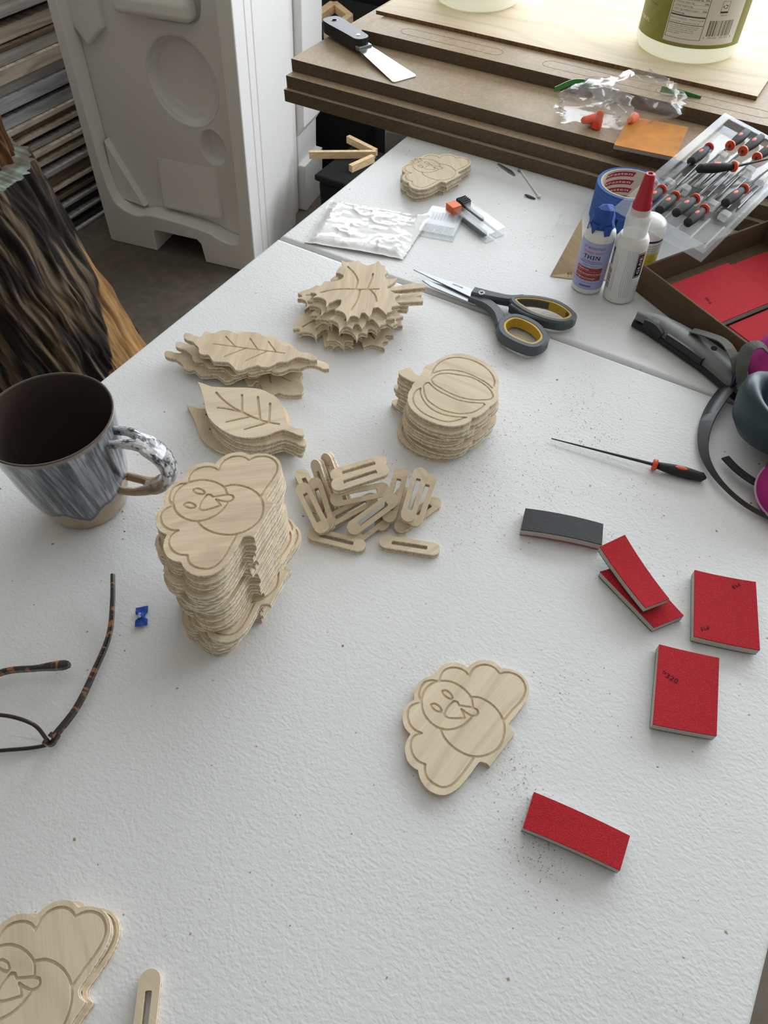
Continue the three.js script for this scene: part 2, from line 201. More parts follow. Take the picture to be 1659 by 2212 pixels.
// ---------------------------------------------------------------- plywood cutouts with routed lines
const PT = 0.006;                                    // thickness of the sheet
const SHAPES = {"TURKEY":{"o":[[16.7,0.0],[16.6,3.9],[18.3,7.3],[20.4,8.0],[25.3,7.8],[30.3,7.7],[35.3,7.7],[40.2,7.9],[45.1,8.5],[49.9,9.9],[54.1,12.3],[57.3,16.1],[59.1,20.6],[59.6,25.5],[58.6,30.3],[56.5,34.8],[53.5,38.8],[54.3,43.3],[53.6,47.8],[51.6,51.8],[48.6,55.3],[44.9,57.8],[40.6,59.3],[36.1,59.9],[35.7,64.6],[33.8,69.0],[30.7,72.6],[26.8,75.2],[22.3,76.6],[17.5,76.5],[13.1,75.2],[11.5,76.7],[10.0,78.1],[8.2,79.3],[6.3,80.4],[4.3,80.9],[2.2,81.3],[0.0,81.6],[-2.2,81.3],[-4.3,80.9],[-6.3,80.4],[-8.2,79.3],[-10.0,78.1],[-11.5,76.7],[-13.1,75.2],[-17.5,76.5],[-22.3,76.6],[-26.8,75.2],[-30.7,72.6],[-33.8,69.0],[-35.7,64.6],[-36.1,59.9],[-40.6,59.3],[-44.9,57.8],[-48.6,55.3],[-51.6,51.8],[-53.6,47.8],[-54.3,43.3],[-53.5,38.8],[-56.5,34.8],[-58.6,30.3],[-59.6,25.5],[-59.1,20.6],[-57.3,16.1],[-54.1,12.3],[-49.9,9.9],[-45.1,8.5],[-40.2,7.9],[-35.3,7.7],[-30.3,7.7],[-25.3,7.8],[-20.4,8.0],[-18.3,7.3],[-16.6,3.9],[-16.7,0.0]],"g":[[[19.5,12.3],[30.2,12.1],[39.2,11.2],[46.3,11.9],[51.7,14.2],[54.9,17.8],[56.8,23.1],[56.0,29.0],[53.3,33.6],[48.7,37.1],[50.0,41.5],[49.6,46.4],[46.6,51.4],[42.0,54.6],[36.8,55.5],[30.9,54.2],[32.3,58.8],[31.4,63.9],[28.6,68.5],[24.1,71.8],[18.8,72.5],[11.8,70.0],[8.5,75.1],[3.8,78.1],[-2.2,77.6],[-8.0,74.6],[-11.5,69.6]],[[-19.9,12.7],[-31.1,12.2],[-40.2,12.3],[-46.6,13.5],[-50.9,16.4],[-53.2,21.6],[-53.6,28.3],[-51.4,33.6],[-46.8,37.3],[-48.4,42.4],[-47.4,48.2],[-44.2,53.2],[-39.3,56.4],[-34.6,56.5],[-30.2,54.0],[-31.6,59.8],[-30.2,66.2],[-26.4,71.0],[-20.8,73.9],[-15.8,72.8],[-11.5,69.6]],[[18.2,42.5],[21.9,37.1],[23.4,30.0],[22.9,22.3],[20.2,15.0],[15.3,9.1],[8.8,5.3],[1.0,3.2],[-6.1,4.3],[-12.6,7.5],[-17.4,11.9],[-20.7,17.4],[-22.7,25.7],[-22.6,33.8],[-20.8,40.7],[-18.4,44.6]],[[12.3,36.9],[17.2,41.9],[19.2,48.1],[19.4,55.8],[17.2,63.6],[12.3,69.4],[5.2,73.4],[-3.0,73.6],[-10.9,69.6],[-16.5,63.1],[-18.9,56.1],[-18.7,47.8],[-15.4,41.2],[-10.6,36.7],[-3.9,33.6],[4.5,32.5]],[[7.2,63.0],[9.3,61.3],[9.5,56.8],[7.8,53.4],[6.0,53.6],[5.1,57.1],[5.6,61.3],[7.2,63.0]],[[-7.5,62.7],[-5.3,61.3],[-4.6,57.0],[-5.9,53.7],[-7.6,53.4],[-9.1,56.3],[-8.9,60.8],[-7.5,62.7]],[[-6.5,50.4],[-2.3,51.4],[2.7,51.5],[6.5,50.7],[7.5,48.6],[6.2,45.7],[8.9,41.4],[11.7,36.5],[12.6,33.0],[11.0,30.8],[8.3,30.8],[6.2,32.9],[5.1,37.6],[4.9,42.5],[3.1,39.3],[0.8,36.4],[-4.1,41.6],[-7.5,46.4],[-7.8,49.0],[-6.5,50.4]]]},"PUMPKIN":{"o":[[-51.5,3.4],[-44.6,-7.1],[-41.4,-5.6],[-38.0,-2.8],[-33.2,-0.9],[-29.6,-1.0],[-29.5,-6.6],[-31.7,-12.9],[-30.9,-19.7],[-26.6,-27.0],[-25.0,-34.1],[-21.3,-42.8],[-15.7,-49.6],[-8.1,-54.5],[1.0,-56.4],[12.1,-56.0],[23.8,-52.5],[34.0,-46.1],[41.3,-38.2],[46.2,-29.0],[48.6,-21.2],[52.1,-16.7],[53.2,-10.8],[52.6,-4.0],[50.9,1.1],[50.8,6.0],[49.2,13.3],[46.2,20.8],[43.1,23.9],[43.5,28.0],[41.5,34.7],[36.4,41.2],[30.3,45.6],[21.8,48.7],[11.2,49.6],[-0.6,48.7],[-10.1,45.8],[-18.1,40.4],[-23.6,33.5],[-27.0,25.0],[-27.7,18.2],[-29.1,14.3],[-29.1,11.0],[-28.4,9.2],[-33.3,10.1],[-40.3,9.0],[-45.5,8.0],[-50.0,5.9]],"g":[[[-20.0,-7.5],[-22.1,-18.8],[-22.0,-28.7],[-18.6,-37.7],[-12.9,-44.3],[-5.0,-48.4],[5.0,-50.3],[16.3,-49.3],[26.3,-45.6],[34.5,-39.5],[39.5,-33.0],[41.8,-26.3]],[[-19.4,-12.1],[-15.0,-19.2],[-8.6,-24.2],[0.1,-28.2],[10.0,-30.0],[21.1,-29.2],[32.6,-27.4],[41.5,-23.4]],[[-16.8,-3.3],[-15.6,-10.2],[-11.6,-16.2],[-4.8,-20.3],[5.2,-23.6],[15.4,-26.4],[25.5,-25.8],[35.8,-22.6],[43.3,-17.9],[47.6,-12.6],[47.3,-7.9],[41.7,-3.6],[34.5,0.9],[25.7,4.0],[15.9,5.4],[6.0,4.9],[-2.7,3.6],[-10.8,1.8],[-16.0,-1.8],[-16.8,-3.3]],[[-19.1,9.6],[-18.8,5.3],[-16.6,2.7],[-10.5,5.7],[-1.9,8.4],[7.5,9.3],[18.3,9.8],[27.7,8.0],[37.0,4.2],[43.8,0.7],[45.6,1.6],[44.6,7.3],[41.8,15.3],[36.5,21.7],[30.2,25.9],[21.5,29.0],[11.6,30.0],[1.9,28.2],[-5.9,25.2],[-11.1,20.6],[-16.0,14.3],[-19.1,9.6]],[[-19.8,14.0],[-21.7,19.2],[-20.7,26.5],[-17.2,33.5],[-10.2,39.5],[-0.1,43.4],[10.8,44.3],[20.5,43.3],[27.5,40.3],[32.9,34.5],[38.3,26.8]],[[-19.8,14.0],[-16.7,20.1],[-11.2,25.9],[-2.1,32.0],[7.4,35.0],[17.8,35.0],[27.5,32.2],[38.3,26.8]]]},"LEAF":{"o":[[-77.8,-5.7],[-69.5,-6.7],[-61.9,-7.3],[-53.8,-10.9],[-43.5,-16.6],[-33.3,-22.6],[-22.7,-28.0],[-13.3,-31.0],[-3.6,-31.0],[6.0,-29.7],[15.9,-25.4],[24.9,-18.2],[32.5,-10.3],[37.5,-6.0],[42.5,-4.1],[48.8,-4.3],[53.6,-6.6],[57.0,-5.7],[59.3,-2.9],[60.0,-0.1],[58.3,1.3],[54.2,2.0],[45.5,2.5],[39.2,3.9],[34.4,9.9],[29.9,18.6],[23.2,25.7],[14.1,31.8],[2.8,35.2],[-9.3,35.4],[-22.6,33.2],[-33.8,29.0],[-42.6,23.1],[-49.9,16.1],[-58.7,8.5],[-68.0,1.1],[-75.2,-3.9]],"g":[[[-51.1,-3.3],[-42.8,0.1],[-32.6,3.0],[-21.3,5.0],[-10.4,5.3],[0.3,5.6],[11.9,4.7],[20.9,3.0],[31.1,-0.2]],[[-35.6,13.1],[-24.8,9.1],[-10.7,6.1]],[[-26.4,-14.4],[-11.0,5.0]],[[-10.5,-20.3],[11.0,4.1]],[[5.9,-19.3],[20.6,1.9]],[[-15.6,24.7],[0.6,6.1]],[[6.2,23.5],[20.6,3.8]]]},"SERRATED":{"o":[[77.2,-26.3],[73.9,-30.2],[68.4,-31.1],[58.7,-28.8],[54.1,-26.4],[50.0,-28.5],[41.5,-29.8],[34.6,-26.9],[24.3,-28.7],[14.4,-29.8],[6.9,-27.5],[-4.5,-28.7],[-11.6,-25.8],[-17.2,-22.8],[-20.5,-15.0],[-28.8,-15.4],[-36.3,-14.6],[-42.1,-10.1],[-44.3,-4.5],[-50.1,1.6],[-53.7,8.6],[-60.5,11.8],[-69.0,11.6],[-72.8,13.5],[-72.0,17.9],[-68.7,20.6],[-62.0,21.3],[-55.9,20.4],[-51.5,22.4],[-43.8,25.2],[-38.2,31.0],[-33.1,31.5],[-27.8,28.3],[-23.6,30.3],[-16.5,34.1],[-9.9,31.0],[-1.6,26.8],[5.2,28.9],[13.4,32.7],[18.6,29.5],[22.6,21.8],[28.1,14.0],[34.3,13.8],[40.7,8.9],[44.4,-1.4],[51.8,-6.8],[54.7,-14.9],[57.9,-19.2],[66.1,-21.8],[74.2,-22.6]],"g":[[[-34.9,11.7],[41.5,-16.5]],[[-30.8,-5.4],[-11.2,2.5]],[[-5.9,-16.8],[12.5,-6.5]],[[14.9,-22.9],[32.2,-13.5]],[[-11.3,22.8],[0.2,-0.4]],[[12.8,15.7],[22.8,-8.1]]]},"MAPLE":{"o":[[-50.1,34.8],[-49.1,26.3],[-47.4,17.3],[-47.8,7.8],[-39.0,3.1],[-34.5,-3.5],[-33.2,-9.0],[-35.7,-14.3],[-41.1,-15.0],[-46.1,-12.9],[-48.5,-23.2],[-48.1,-30.2],[-54.4,-38.3],[-46.9,-37.7],[-42.7,-42.1],[-36.0,-48.9],[-28.7,-45.5],[-21.0,-45.8],[-16.5,-54.7],[-15.6,-61.4],[-7.7,-55.0],[-3.4,-55.9],[1.8,-49.0],[6.5,-47.8],[5.1,-41.0],[10.6,-34.5],[17.7,-37.2],[21.9,-43.0],[22.6,-32.1],[19.9,-22.3],[22.9,-18.8],[43.0,-43.0],[56.1,-50.0],[59.7,-44.2],[48.1,-34.2],[27.8,-17.0],[34.5,-15.4],[40.7,-17.7],[38.8,-8.7],[44.0,-2.6],[51.6,0.9],[44.5,7.7],[46.5,12.6],[49.4,14.4],[45.3,20.7],[47.9,24.2],[38.3,19.0],[31.6,17.2],[27.5,21.2],[30.8,31.1],[32.2,37.7],[24.8,33.3],[20.7,35.8],[23.4,44.5],[16.7,44.2],[13.7,48.1],[15.5,58.1],[11.4,51.8],[5.2,46.7],[-2.3,45.4],[-7.7,47.2],[-7.2,36.4],[-11.3,27.3],[-15.7,29.3],[-20.3,39.8],[-18.7,47.9],[-25.5,38.4],[-31.6,36.0],[-37.7,37.2],[-41.6,41.5],[-40.6,34.3],[-44.8,32.5]],"g":[[[-39.7,28.5],[-31.3,17.6],[-18.4,7.5],[-4.1,-0.3],[14.3,-12.5]],[[-40.7,-31.3],[-27.3,-24.4],[-16.2,-14.8],[-11.0,-5.0],[-8.7,1.5]],[[-7.3,-35.0],[-2.1,-23.4],[3.2,-4.1]],[[-3.2,0.4],[4.2,17.2],[8.5,37.3]],[[8.1,-5.5],[17.2,-0.1],[24.8,9.1]]]},"LOWLEAF":{"o":[[5.5,15.5],[13.0,20.9],[20.4,25.3],[23.4,22.5],[22.6,15.5],[25.5,14.2],[32.3,18.0],[37.7,21.7],[44.6,22.4],[51.8,21.8],[53.7,15.8],[60.1,15.9],[66.9,13.0],[74.1,9.1],[77.2,5.5],[76.1,0.9],[71.6,-5.1],[64.1,-10.7],[61.4,-15.9],[60.3,-20.7],[57.4,-22.5],[51.8,-21.3],[44.7,-27.7],[32.0,-40.7],[12.3,-44.1],[-5.3,-31.4],[-10.0,-11.2],[-3.6,5.5]],"g":[[[32.3,-4.5],[55.7,-4.3]],[[27.8,-1.7],[38.4,8.9]],[[10.6,-10.6],[32.3,-4.5]]]}};
function segs(l, closed) { const o = []; for (let i = 0; i + (closed ? 0 : 1) < l.length; i++) o.push([l[i], l[(i + 1) % l.length]]); return o; }
function smoothRun(l, k = 4) { if (l.length < 3) return l; return new THREE.CatmullRomCurve3(l.map((p) => V(p[0], 0, p[1])), false, 'centripetal').getPoints((l.length - 1) * k).map((p) => [p.x, p.z]); }
function smoothLine(l, closed, turn = 0.75) {
  const n = l.length, corner = (i) => { const a = l[(i + n - 1) % n], b = l[i], c = l[(i + 1) % n], d = Math.atan2(c[1] - b[1], c[0] - b[0]) - Math.atan2(b[1] - a[1], b[0] - a[0]); return Math.abs(Math.atan2(Math.sin(d), Math.cos(d))) > turn; };
  let pts = l; if (closed) { let s = 0; while (s < n && !corner(s)) s++; s %= n; pts = [...l.slice(s), ...l.slice(0, s), l[s]]; }
  const key = pts.map((p) => l.findIndex((q) => q[0] === p[0] && q[1] === p[1])), out = []; let run = [pts[0]];
  for (let i = 1; i < pts.length; i++) { run.push(pts[i]); if (i === pts.length - 1 || corner(key[i])) { const s = smoothRun(run); out.push(...(out.length ? s.slice(1) : s)); run = [pts[i]]; } }
  if (closed) out.pop(); return out;
}
function dist2(px, pz, s) { const [a, b] = s, dx = b[0] - a[0], dz = b[1] - a[1], t = clamp(((px - a[0]) * dx + (pz - a[1]) * dz) / (dx * dx + dz * dz || 1), 0, 1), x = a[0] + dx * t - px, z = a[1] + dz * t - pz; return x * x + z * z; }
function inside(px, pz, l) { let c = false; for (let i = 0, j = l.length - 1; i < l.length; j = i++) { const a = l[i], b = l[j]; if ((a[1] > pz) !== (b[1] > pz) && px < (b[0] - a[0]) * (pz - a[1]) / (b[1] - a[1]) + a[0]) c = !c; } return c; }
function contours(F, x0, z0, nx, nz, step) {         // closed loops where F = 0, F > 0 inside
  const val = new Float32Array((nx + 1) * (nz + 1)); for (let j = 0; j <= nz; j++) for (let i = 0; i <= nx; i++) val[j * (nx + 1) + i] = F(x0 + i * step, z0 + j * step) || 1e-7;
  const next = new Map(), point = new Map(), W = nx + 1;
  const cross = (i, j, di, dj) => { const a = val[j * W + i], b = val[(j + dj) * W + i + di], t = a / (a - b), k = (j * W + i) * 2 + dj; if (!point.has(k)) point.set(k, [x0 + (i + di * t) * step, z0 + (j + dj * t) * step]); return k; };
  for (let j = 0; j < nz; j++) for (let i = 0; i < nx; i++) {
    const a = val[j * W + i] > 0, b = val[j * W + i + 1] > 0, c = val[(j + 1) * W + i + 1] > 0, d = val[(j + 1) * W + i] > 0, code = (a ? 1 : 0) | (b ? 2 : 0) | (c ? 4 : 0) | (d ? 8 : 0); if (code === 0 || code === 15) continue;
    const e0 = () => cross(i, j, 1, 0), e1 = () => cross(i + 1, j, 0, 1), e2 = () => cross(i, j + 1, 1, 0), e3 = () => cross(i, j, 0, 1), put = (p, q) => next.set(p, q);
    switch (code) { case 1: put(e0(), e3()); break; case 2: put(e1(), e0()); break; case 3: put(e1(), e3()); break; case 4: put(e2(), e1()); break; case 5: put(e0(), e3()); put(e2(), e1()); break; case 6: put(e2(), e0()); break; case 7: put(e2(), e3()); break; case 8: put(e3(), e2()); break; case 9: put(e0(), e2()); break; case 10: put(e1(), e0()); put(e3(), e2()); break; case 11: put(e1(), e2()); break; case 12: put(e3(), e1()); break; case 13: put(e0(), e1()); break; case 14: put(e3(), e0()); break; }
  }
  const loops = []; while (next.size) { const [s] = next.keys(); const l = []; let k = s; while (next.has(k)) { l.push(point.get(k)); const q = next.get(k); next.delete(k); k = q; } if (l.length > 8) loops.push(l); } return loops;
}
function simplify(l, tol) {                          // Douglas-Peucker on a closed loop
  const keep = new Uint8Array(l.length), h = l.length >> 1; keep[0] = keep[h] = 1; const go = (a, b) => { let m = 0, k = -1; for (let i = a + 1; i < b; i++) { const d = dist2(l[i][0], l[i][1], [l[a], l[b % l.length]]); if (d > m) { m = d; k = i; } } if (m > tol * tol) { keep[k] = 1; go(a, k); go(k, b); } }; go(0, h); go(h, l.length); return l.filter((_, i) => keep[i]);
}
function nest(loops) { const a = loops.map((l, i) => loops.filter((m, j) => j !== i && inside(l[0][0], l[0][1], m)).length); return loops.flatMap((l, i) => a[i] % 2 ? [] : [{ outer: l, holes: loops.filter((m, j) => a[j] === a[i] + 1 && inside(m[0][0], m[0][1], l)) }]); }
function cutout(shape, width, depth, rough = 0.1, extra = [], turn = 0.75) {   // shape in millimetres: outline o, routed lines g
  const o = smoothLine(shape.o, true, turn), os = segs(o, true), gs = [...shape.g, ...extra].flatMap((l) => segs(smoothLine(l, false), false)), step = 0.42;
  const xs = o.map((p) => p[0]), zs = o.map((p) => p[1]), x0 = Math.min(...xs) - 2, z0 = Math.min(...zs) - 2, nx = Math.ceil((Math.max(...xs) + 2 - x0) / step), nz = Math.ceil((Math.max(...zs) + 2 - z0) / step);
  const sd = (x, z) => { let m = 1e9; for (const s of os) { const d = dist2(x, z, s); if (d < m) m = d; } return Math.sqrt(m) * (inside(x, z, o) ? 1 : -1) + rough * 2 * (noise3(x * 0.9 + 300, z * 0.9 + 300, 0, 3) - 0.5); };
  const F = (x, z) => { const a = sd(x, z); if (a < 0.2) return a; let m = 1e9; for (const s of gs) { const d = dist2(x, z, s); if (d < m) m = d; } return Math.min(a, Math.sqrt(m) - width / 2 + rough * 1.4 * (noise3(x * 1.3 + 90, z * 1.3 + 90, 0, 5) - 0.5)); };
  const mm = (ls) => ls.map((l) => simplify(l, 0.05).map((p) => [p[0] / 1000, p[1] / 1000])), y = PT - depth;
  const land = slab(nest(mm(contours(F, x0, z0, nx, nz, step))), y, PT, { bottom: false, vBot: y / PT }), base = slab(nest(mm(contours(sd, x0, z0, nx, nz, step))), 0, y, { vTop: y / PT });
  const g = joinGrouped([base, land]); g.userData.outline = o.map((p) => [p[0] / 1000, p[1] / 1000]); return g;
}
const flip = (s) => ({ o: s.o.map((p) => [p[0], -p[1]]), g: s.g.map((l) => l.map((p) => [p[0], -p[1]])) });
const TK = flip(SHAPES.TURKEY);
const G = {
  turkey: cutout(TK, 1.9, 0.0017, 0.14),
  tuft: cutout(TK, 1.4, 0.0012, 0.05, [[[-7, -68], [-10, -76], [-5, -73], [-4, -79], [0, -74], [4, -79], [5, -72], [10, -75], [7, -67]], [[-4, -71], [-1, -67], [2, -71], [5, -68]]]),
  pumpkin: cutout(SHAPES.PUMPKIN, 1.9, 0.0017, 0.12), leaf: cutout(SHAPES.LEAF, 2.7, 0.002, 0.12), serrated: cutout(SHAPES.SERRATED, 1.8, 0.0017, 0.14), lowleaf: cutout(SHAPES.LOWLEAF, 1.5, 0.0014, 0.14), maple: cutout(SHAPES.MAPLE, 2.6, 0.002, 0.08, [], 0.6),
  bar: joinGrouped([slab([{ outer: stadium(0.056, 0.0137), holes: [rrect(0.033, 0.0044, 0.001, 3)] }], 0, PT)]),
};
let plyCount = 0;
function ply(kind, name, label, category, x, h, z, deg, group, tilt = [0, 0]) {
  const m = solo(name, G[kind], [M.plyFace[plyCount++ % 3], M.plyEdge], label, category, [x, TY + h, z], 0, group); m.rotation.set(tilt[0], deg * Math.PI / 180, tilt[1], 'YXZ'); return m;
}
function splinters(parent, kind, n, seed, k = 1) {   // wood fuzz left on the routed edge
  const r = rng(seed), o = G[kind].userData.outline, gs = [];
  for (let i = 0; i < n; i++) { const j = Math.floor(r() * o.length), a = o[j], b = o[(j + 1) % o.length], t = r(), x = lerp(a[0], b[0], t), z = lerp(a[1], b[1], t), l = (0.0006 + r() * 0.0016) * k, w = 0.00012 + r() * 0.0002; const g = new THREE.ConeGeometry(w, l, 3); g.translate(0, l * 0.4, 0); g.rotateX((r() - 0.5) * 2.4); g.rotateZ((r() - 0.5) * 2.6); gs.push(g.translate(x, PT - r() * 0.002, z)); }
  const m = part('wood_fuzz', merge(gs), M.plyFace[0], parent); m.userData.kind = 'stuff'; return m;
}
{ // the turkey lying alone
  const m = ply('turkey', 'turkey_cutout', 'plywood turkey cutout lying alone on the bare middle of the table', 'wood cutout', -0.018, 0.0003, -0.2052, 80.5); splinters(m, 'turkey', 160, 3, 0.6);
  // two in the near corner
  const lab = ['lower of two plywood turkey cutouts lying near a single slotted bar', 'upper of two plywood turkey cutouts lying near a single slotted bar'];
  ply('turkey', 'turkey_cutout', lab[0], 'wood cutout', -0.1655, 0.0003, 0.0852, 92.2, 'pair of turkeys'); splinters(ply('turkey', 'turkey_cutout', lab[1], 'wood cutout', -0.168, 0.0064, 0.0866, 93.6, 'pair of turkeys'), 'turkey', 120, 5, 0.5);
  // three beside the boards
  const far = [['lowest of three plywood turkey cutouts beside the brown boards', -0.4365, -0.9105, 76.4], ['middle one of three plywood turkey cutouts beside the brown boards', -0.4335, -0.9135, 77.6], ['plywood turkey cutout with tufted head, on top of three beside the brown boards', -0.4343, -0.912, 77.1]];
  far.forEach((f, i) => ply(i === 2 ? 'tuft' : 'turkey', 'turkey_cutout', f[0], 'wood cutout', f[1], 0.0003 + i * 0.0061, f[2], f[3], 'three turkeys by the boards'));
  // the tall stack; each row: shift along the foot line and outwards in mm, turn
  const J = [[0, 0, 0], [1, 1, 1], [-1, 0, 0], [0, 2, 1], [7, 8, -3], [8, 3, -2], [-4, 12, 2], [1, 4, 1], [-2, 3, 0], [-1, 2, -1], [2, 1, 0], [1, 0, 1], [-4, -2, -2], [-5, -3, -1], [-4, 1, 0], [-3, 3, 1], [-6, 0, 2], [-4, 3, -2], [-2, 2, 0], [0, 0, 0]];
  for (let i = 0; i < 20; i++) {
    const t = i / 19, a = (lerp(98, 101, t) + J[i][2]) * Math.PI / 180, ex = [Math.cos(a), -Math.sin(a)], ez = [Math.sin(a), Math.cos(a)], x = lerp(-0.2425, -0.2364, t) + (J[i][0] * ex[0] + J[i][1] * ez[0]) / 1000 * 0.95, z = lerp(-0.2155, -0.2232, t) + (J[i][0] * ex[1] + J[i][1] * ez[1]) / 1000 * 0.95;
    const m = ply('turkey', 'turkey_cutout', i === 19 ? 'topmost plywood turkey cutout of the tall stack beside the mug' : i === 0 ? 'bottom plywood turkey cutout of the tall stack beside the mug' : ['second', 'third', 'fourth', 'fifth', 'sixth', 'seventh', 'eighth', 'ninth', 'tenth', 'eleventh', 'twelfth', 'thirteenth', 'fourteenth', 'fifteenth', 'sixteenth', 'seventeenth', 'eighteenth', 'nineteenth'][i - 1] + ' plywood turkey cutout up from the table in the tall stack', 'wood cutout', x, 0.0003 + i * 0.00608, z, a * 180 / Math.PI, 'tall stack of turkeys');
    splinters(m, 'turkey', i === 19 ? 420 : 190, 20 + i, i === 19 ? 0.9 : 1);
  }
}
{ // pumpkins
  const J = [[-0.006, 0.006, -4], [0.001, 0.004, 0], [0.002, 0.001, 3], [-0.002, 0.004, -2], [-0.003, 0.003, 1], [0.002, 0.001, 4], [0.001, 0.004, 0], [0, 0, 0]], nth = ['bottom', 'second', 'third', 'fourth', 'fifth', 'sixth', 'seventh'];
  J.forEach(([dx, dz, a], i) => ply('pumpkin', 'pumpkin_cutout', i === 7 ? 'topmost plywood pumpkin cutout of its stack, with routed ribs' : nth[i] + ' plywood pumpkin cutout from the table up in its stack', 'wood cutout', -0.2242 + dx, 0.0003 + i * 0.0061, -0.4901 + dz, a, 'stack of pumpkins'));
}
{ // plain leaves
  const J = [[-0.008, 0.008, 6], [0.003, 0.004, -4], [0.004, 0.003, -2], [0.006, 0.001, -5], [0, 0, 0]], nth = ['bottom', 'second', 'third', 'fourth'];
  J.forEach(([dx, dz, a], i) => ply('leaf', 'leaf_cutout', i === 4 ? 'topmost smooth-edged plywood leaf cutout of its stack, by the mug' : nth[i] + ' smooth-edged plywood leaf cutout from the table up in its stack', 'wood cutout', -0.3788 + dx, 0.0003 + i * 0.0061, -0.3747 + dz, a, 'stack of smooth leaves'));
}
{ // wavy-edged leaves
  const J = [[0, 0, 0, 'broad wavy plywood leaf cutout lying lowest and jutting out from under its stack'], [-0.020, 0.008, 10, 'second wavy-edged plywood leaf cutout from the table up'], [-0.012, 0.000, 5, 'third wavy-edged plywood leaf cutout from the table up'], [0.012, -0.010, -7, 'fourth wavy-edged plywood leaf cutout from the table up'], [0, 0, 0, 'topmost wavy-edged plywood leaf cutout of its stack, with a long stem']];
  J.forEach(([dx, dz, a, l], i) => ply(i ? 'serrated' : 'lowleaf', 'leaf_cutout', l, 'wood cutout', -0.4476 + dx, 0.0003 + i * 0.0061, -0.4482 + dz, a, 'stack of wavy leaves'));
}
{ // maple leaves
  const J = [[0.004, 0.016, 48, 'bottom'], [-0.015, 0.025, 22, 'second'], [-0.020, 0.006, -18, 'third'], [0.006, 0.012, 12, 'fourth'], [0.003, 0.012, -5, 'fifth'], [0, 0, 0, '']];
  J.forEach(([dx, dz, a, n], i) => ply('maple', 'maple_leaf_cutout', i === 5 ? 'topmost plywood maple leaf cutout, lying with its stem towards the scissors' : n + ' plywood maple leaf cutout from the table up in its pile', 'wood cutout', -0.3894 + dx, 0.0003 + i * 0.0061, -0.5967 + dz, a, 'pile of maple leaves'));
}
{ // slotted bars: two ends of the centre line and a roll
  const L = [
    ['slotted plywood bar lying flat in front of the bar pile', [-0.198, 0, -0.3208], [-0.145, 0, -0.3407], 0], ['slotted plywood bar lying flat against the tall turkey stack', [-0.2582, 0, -0.2948], [-0.2058, 0, -0.3082], 0], ['slotted plywood bar lying flat under the pumpkin side of the pile', [-0.1904, 0, -0.3395], [-0.1742, 0, -0.3919], 0],
    ['slotted bar lying highest on the pumpkin side of the pile, with a loose shaving', [-0.1849, 0.012, -0.3479], [-0.1981, 0.026, -0.3976], 0.1], ['slotted bar half hidden under the one with the loose shaving', [-0.1791, 0.006, -0.3508], [-0.1894, 0.018, -0.4013], 0.1], ['slotted bar leaning in the middle of the pile, chipped along its edge', [-0.2015, 0.006, -0.3417], [-0.2158, 0.022, -0.3919], 0.1], ['slotted bar lying flat below the chipped leaning bar', [-0.2055, 0, -0.3322], [-0.2069, 0.002, -0.3866], 0],
    ['slotted bar lying slantwise with its long edge turned up', [-0.2271, 0.007, -0.3129], [-0.205, 0.020, -0.3635], 0.55], ['slotted bar under the slantwise bar, its end on the table', [-0.2212, 0.0, -0.3098], [-0.2041, 0.006, -0.3608], 0.4], ['slotted bar in the shaded heart of the pile', [-0.2498, 0.004, -0.3088], [-0.2222, 0.012, -0.3577], 0.1],
    ['uppermost slotted bar of the whole pile', [-0.2544, 0.032, -0.3319], [-0.222, 0.034, -0.3753], 0.12], ['slotted bar just beneath the uppermost bar', [-0.265, 0.026, -0.3449], [-0.231, 0.028, -0.3877], 0.05], ['slotted bar carrying the two uppermost bars, tipped on edge', [-0.255, 0.021, -0.3257], [-0.2143, 0.023, -0.3662], 0.6],
    ['slotted bar leaning outermost on the turkey-stack side of the pile', [-0.2427, 0.008, -0.2997], [-0.2891, 0.018, -0.3291], -0.25], ['slotted bar behind the outermost leaning bar', [-0.241, 0.006, -0.3053], [-0.2829, 0.018, -0.342], -0.3], ['slotted bar lying flat behind the leaning bars', [-0.2639, 0.0, -0.3206], [-0.308, 0.002, -0.3512], 0],
    ['slotted bar standing steeply behind the leaning bars', [-0.2508, 0.001, -0.3293], [-0.2875, 0.030, -0.356], -1.0], ['slotted bar standing steeply next to the uppermost bars', [-0.2449, 0.003, -0.342], [-0.2826, 0.032, -0.366], -1.0],
    ['slotted plywood bar lying alone near the pair of turkeys', [-0.148, 0, 0.0367], [-0.116, 0, 0.0827], 0],
  ];
  L.forEach(([l, a, b, roll]) => {
    const A = V(...a), B = V(...b), d = B.clone().sub(A).normalize(), mid = A.clone().add(B).multiplyScalar(0.5), side = new THREE.Vector3().crossVectors(d, V(0, 1, 0)).normalize(), up = new THREE.Vector3().crossVectors(side, d);
    const m = ply('bar', 'slotted_bar', l, 'wood bar', mid.x, mid.y + 0.0003, mid.z, 0, 'slotted bars'); const q = new THREE.Quaternion().setFromRotationMatrix(new THREE.Matrix4().makeBasis(d, up, side)); m.quaternion.copy(q.multiply(new THREE.Quaternion().setFromAxisAngle(V(1, 0, 0), roll)));
  });
}

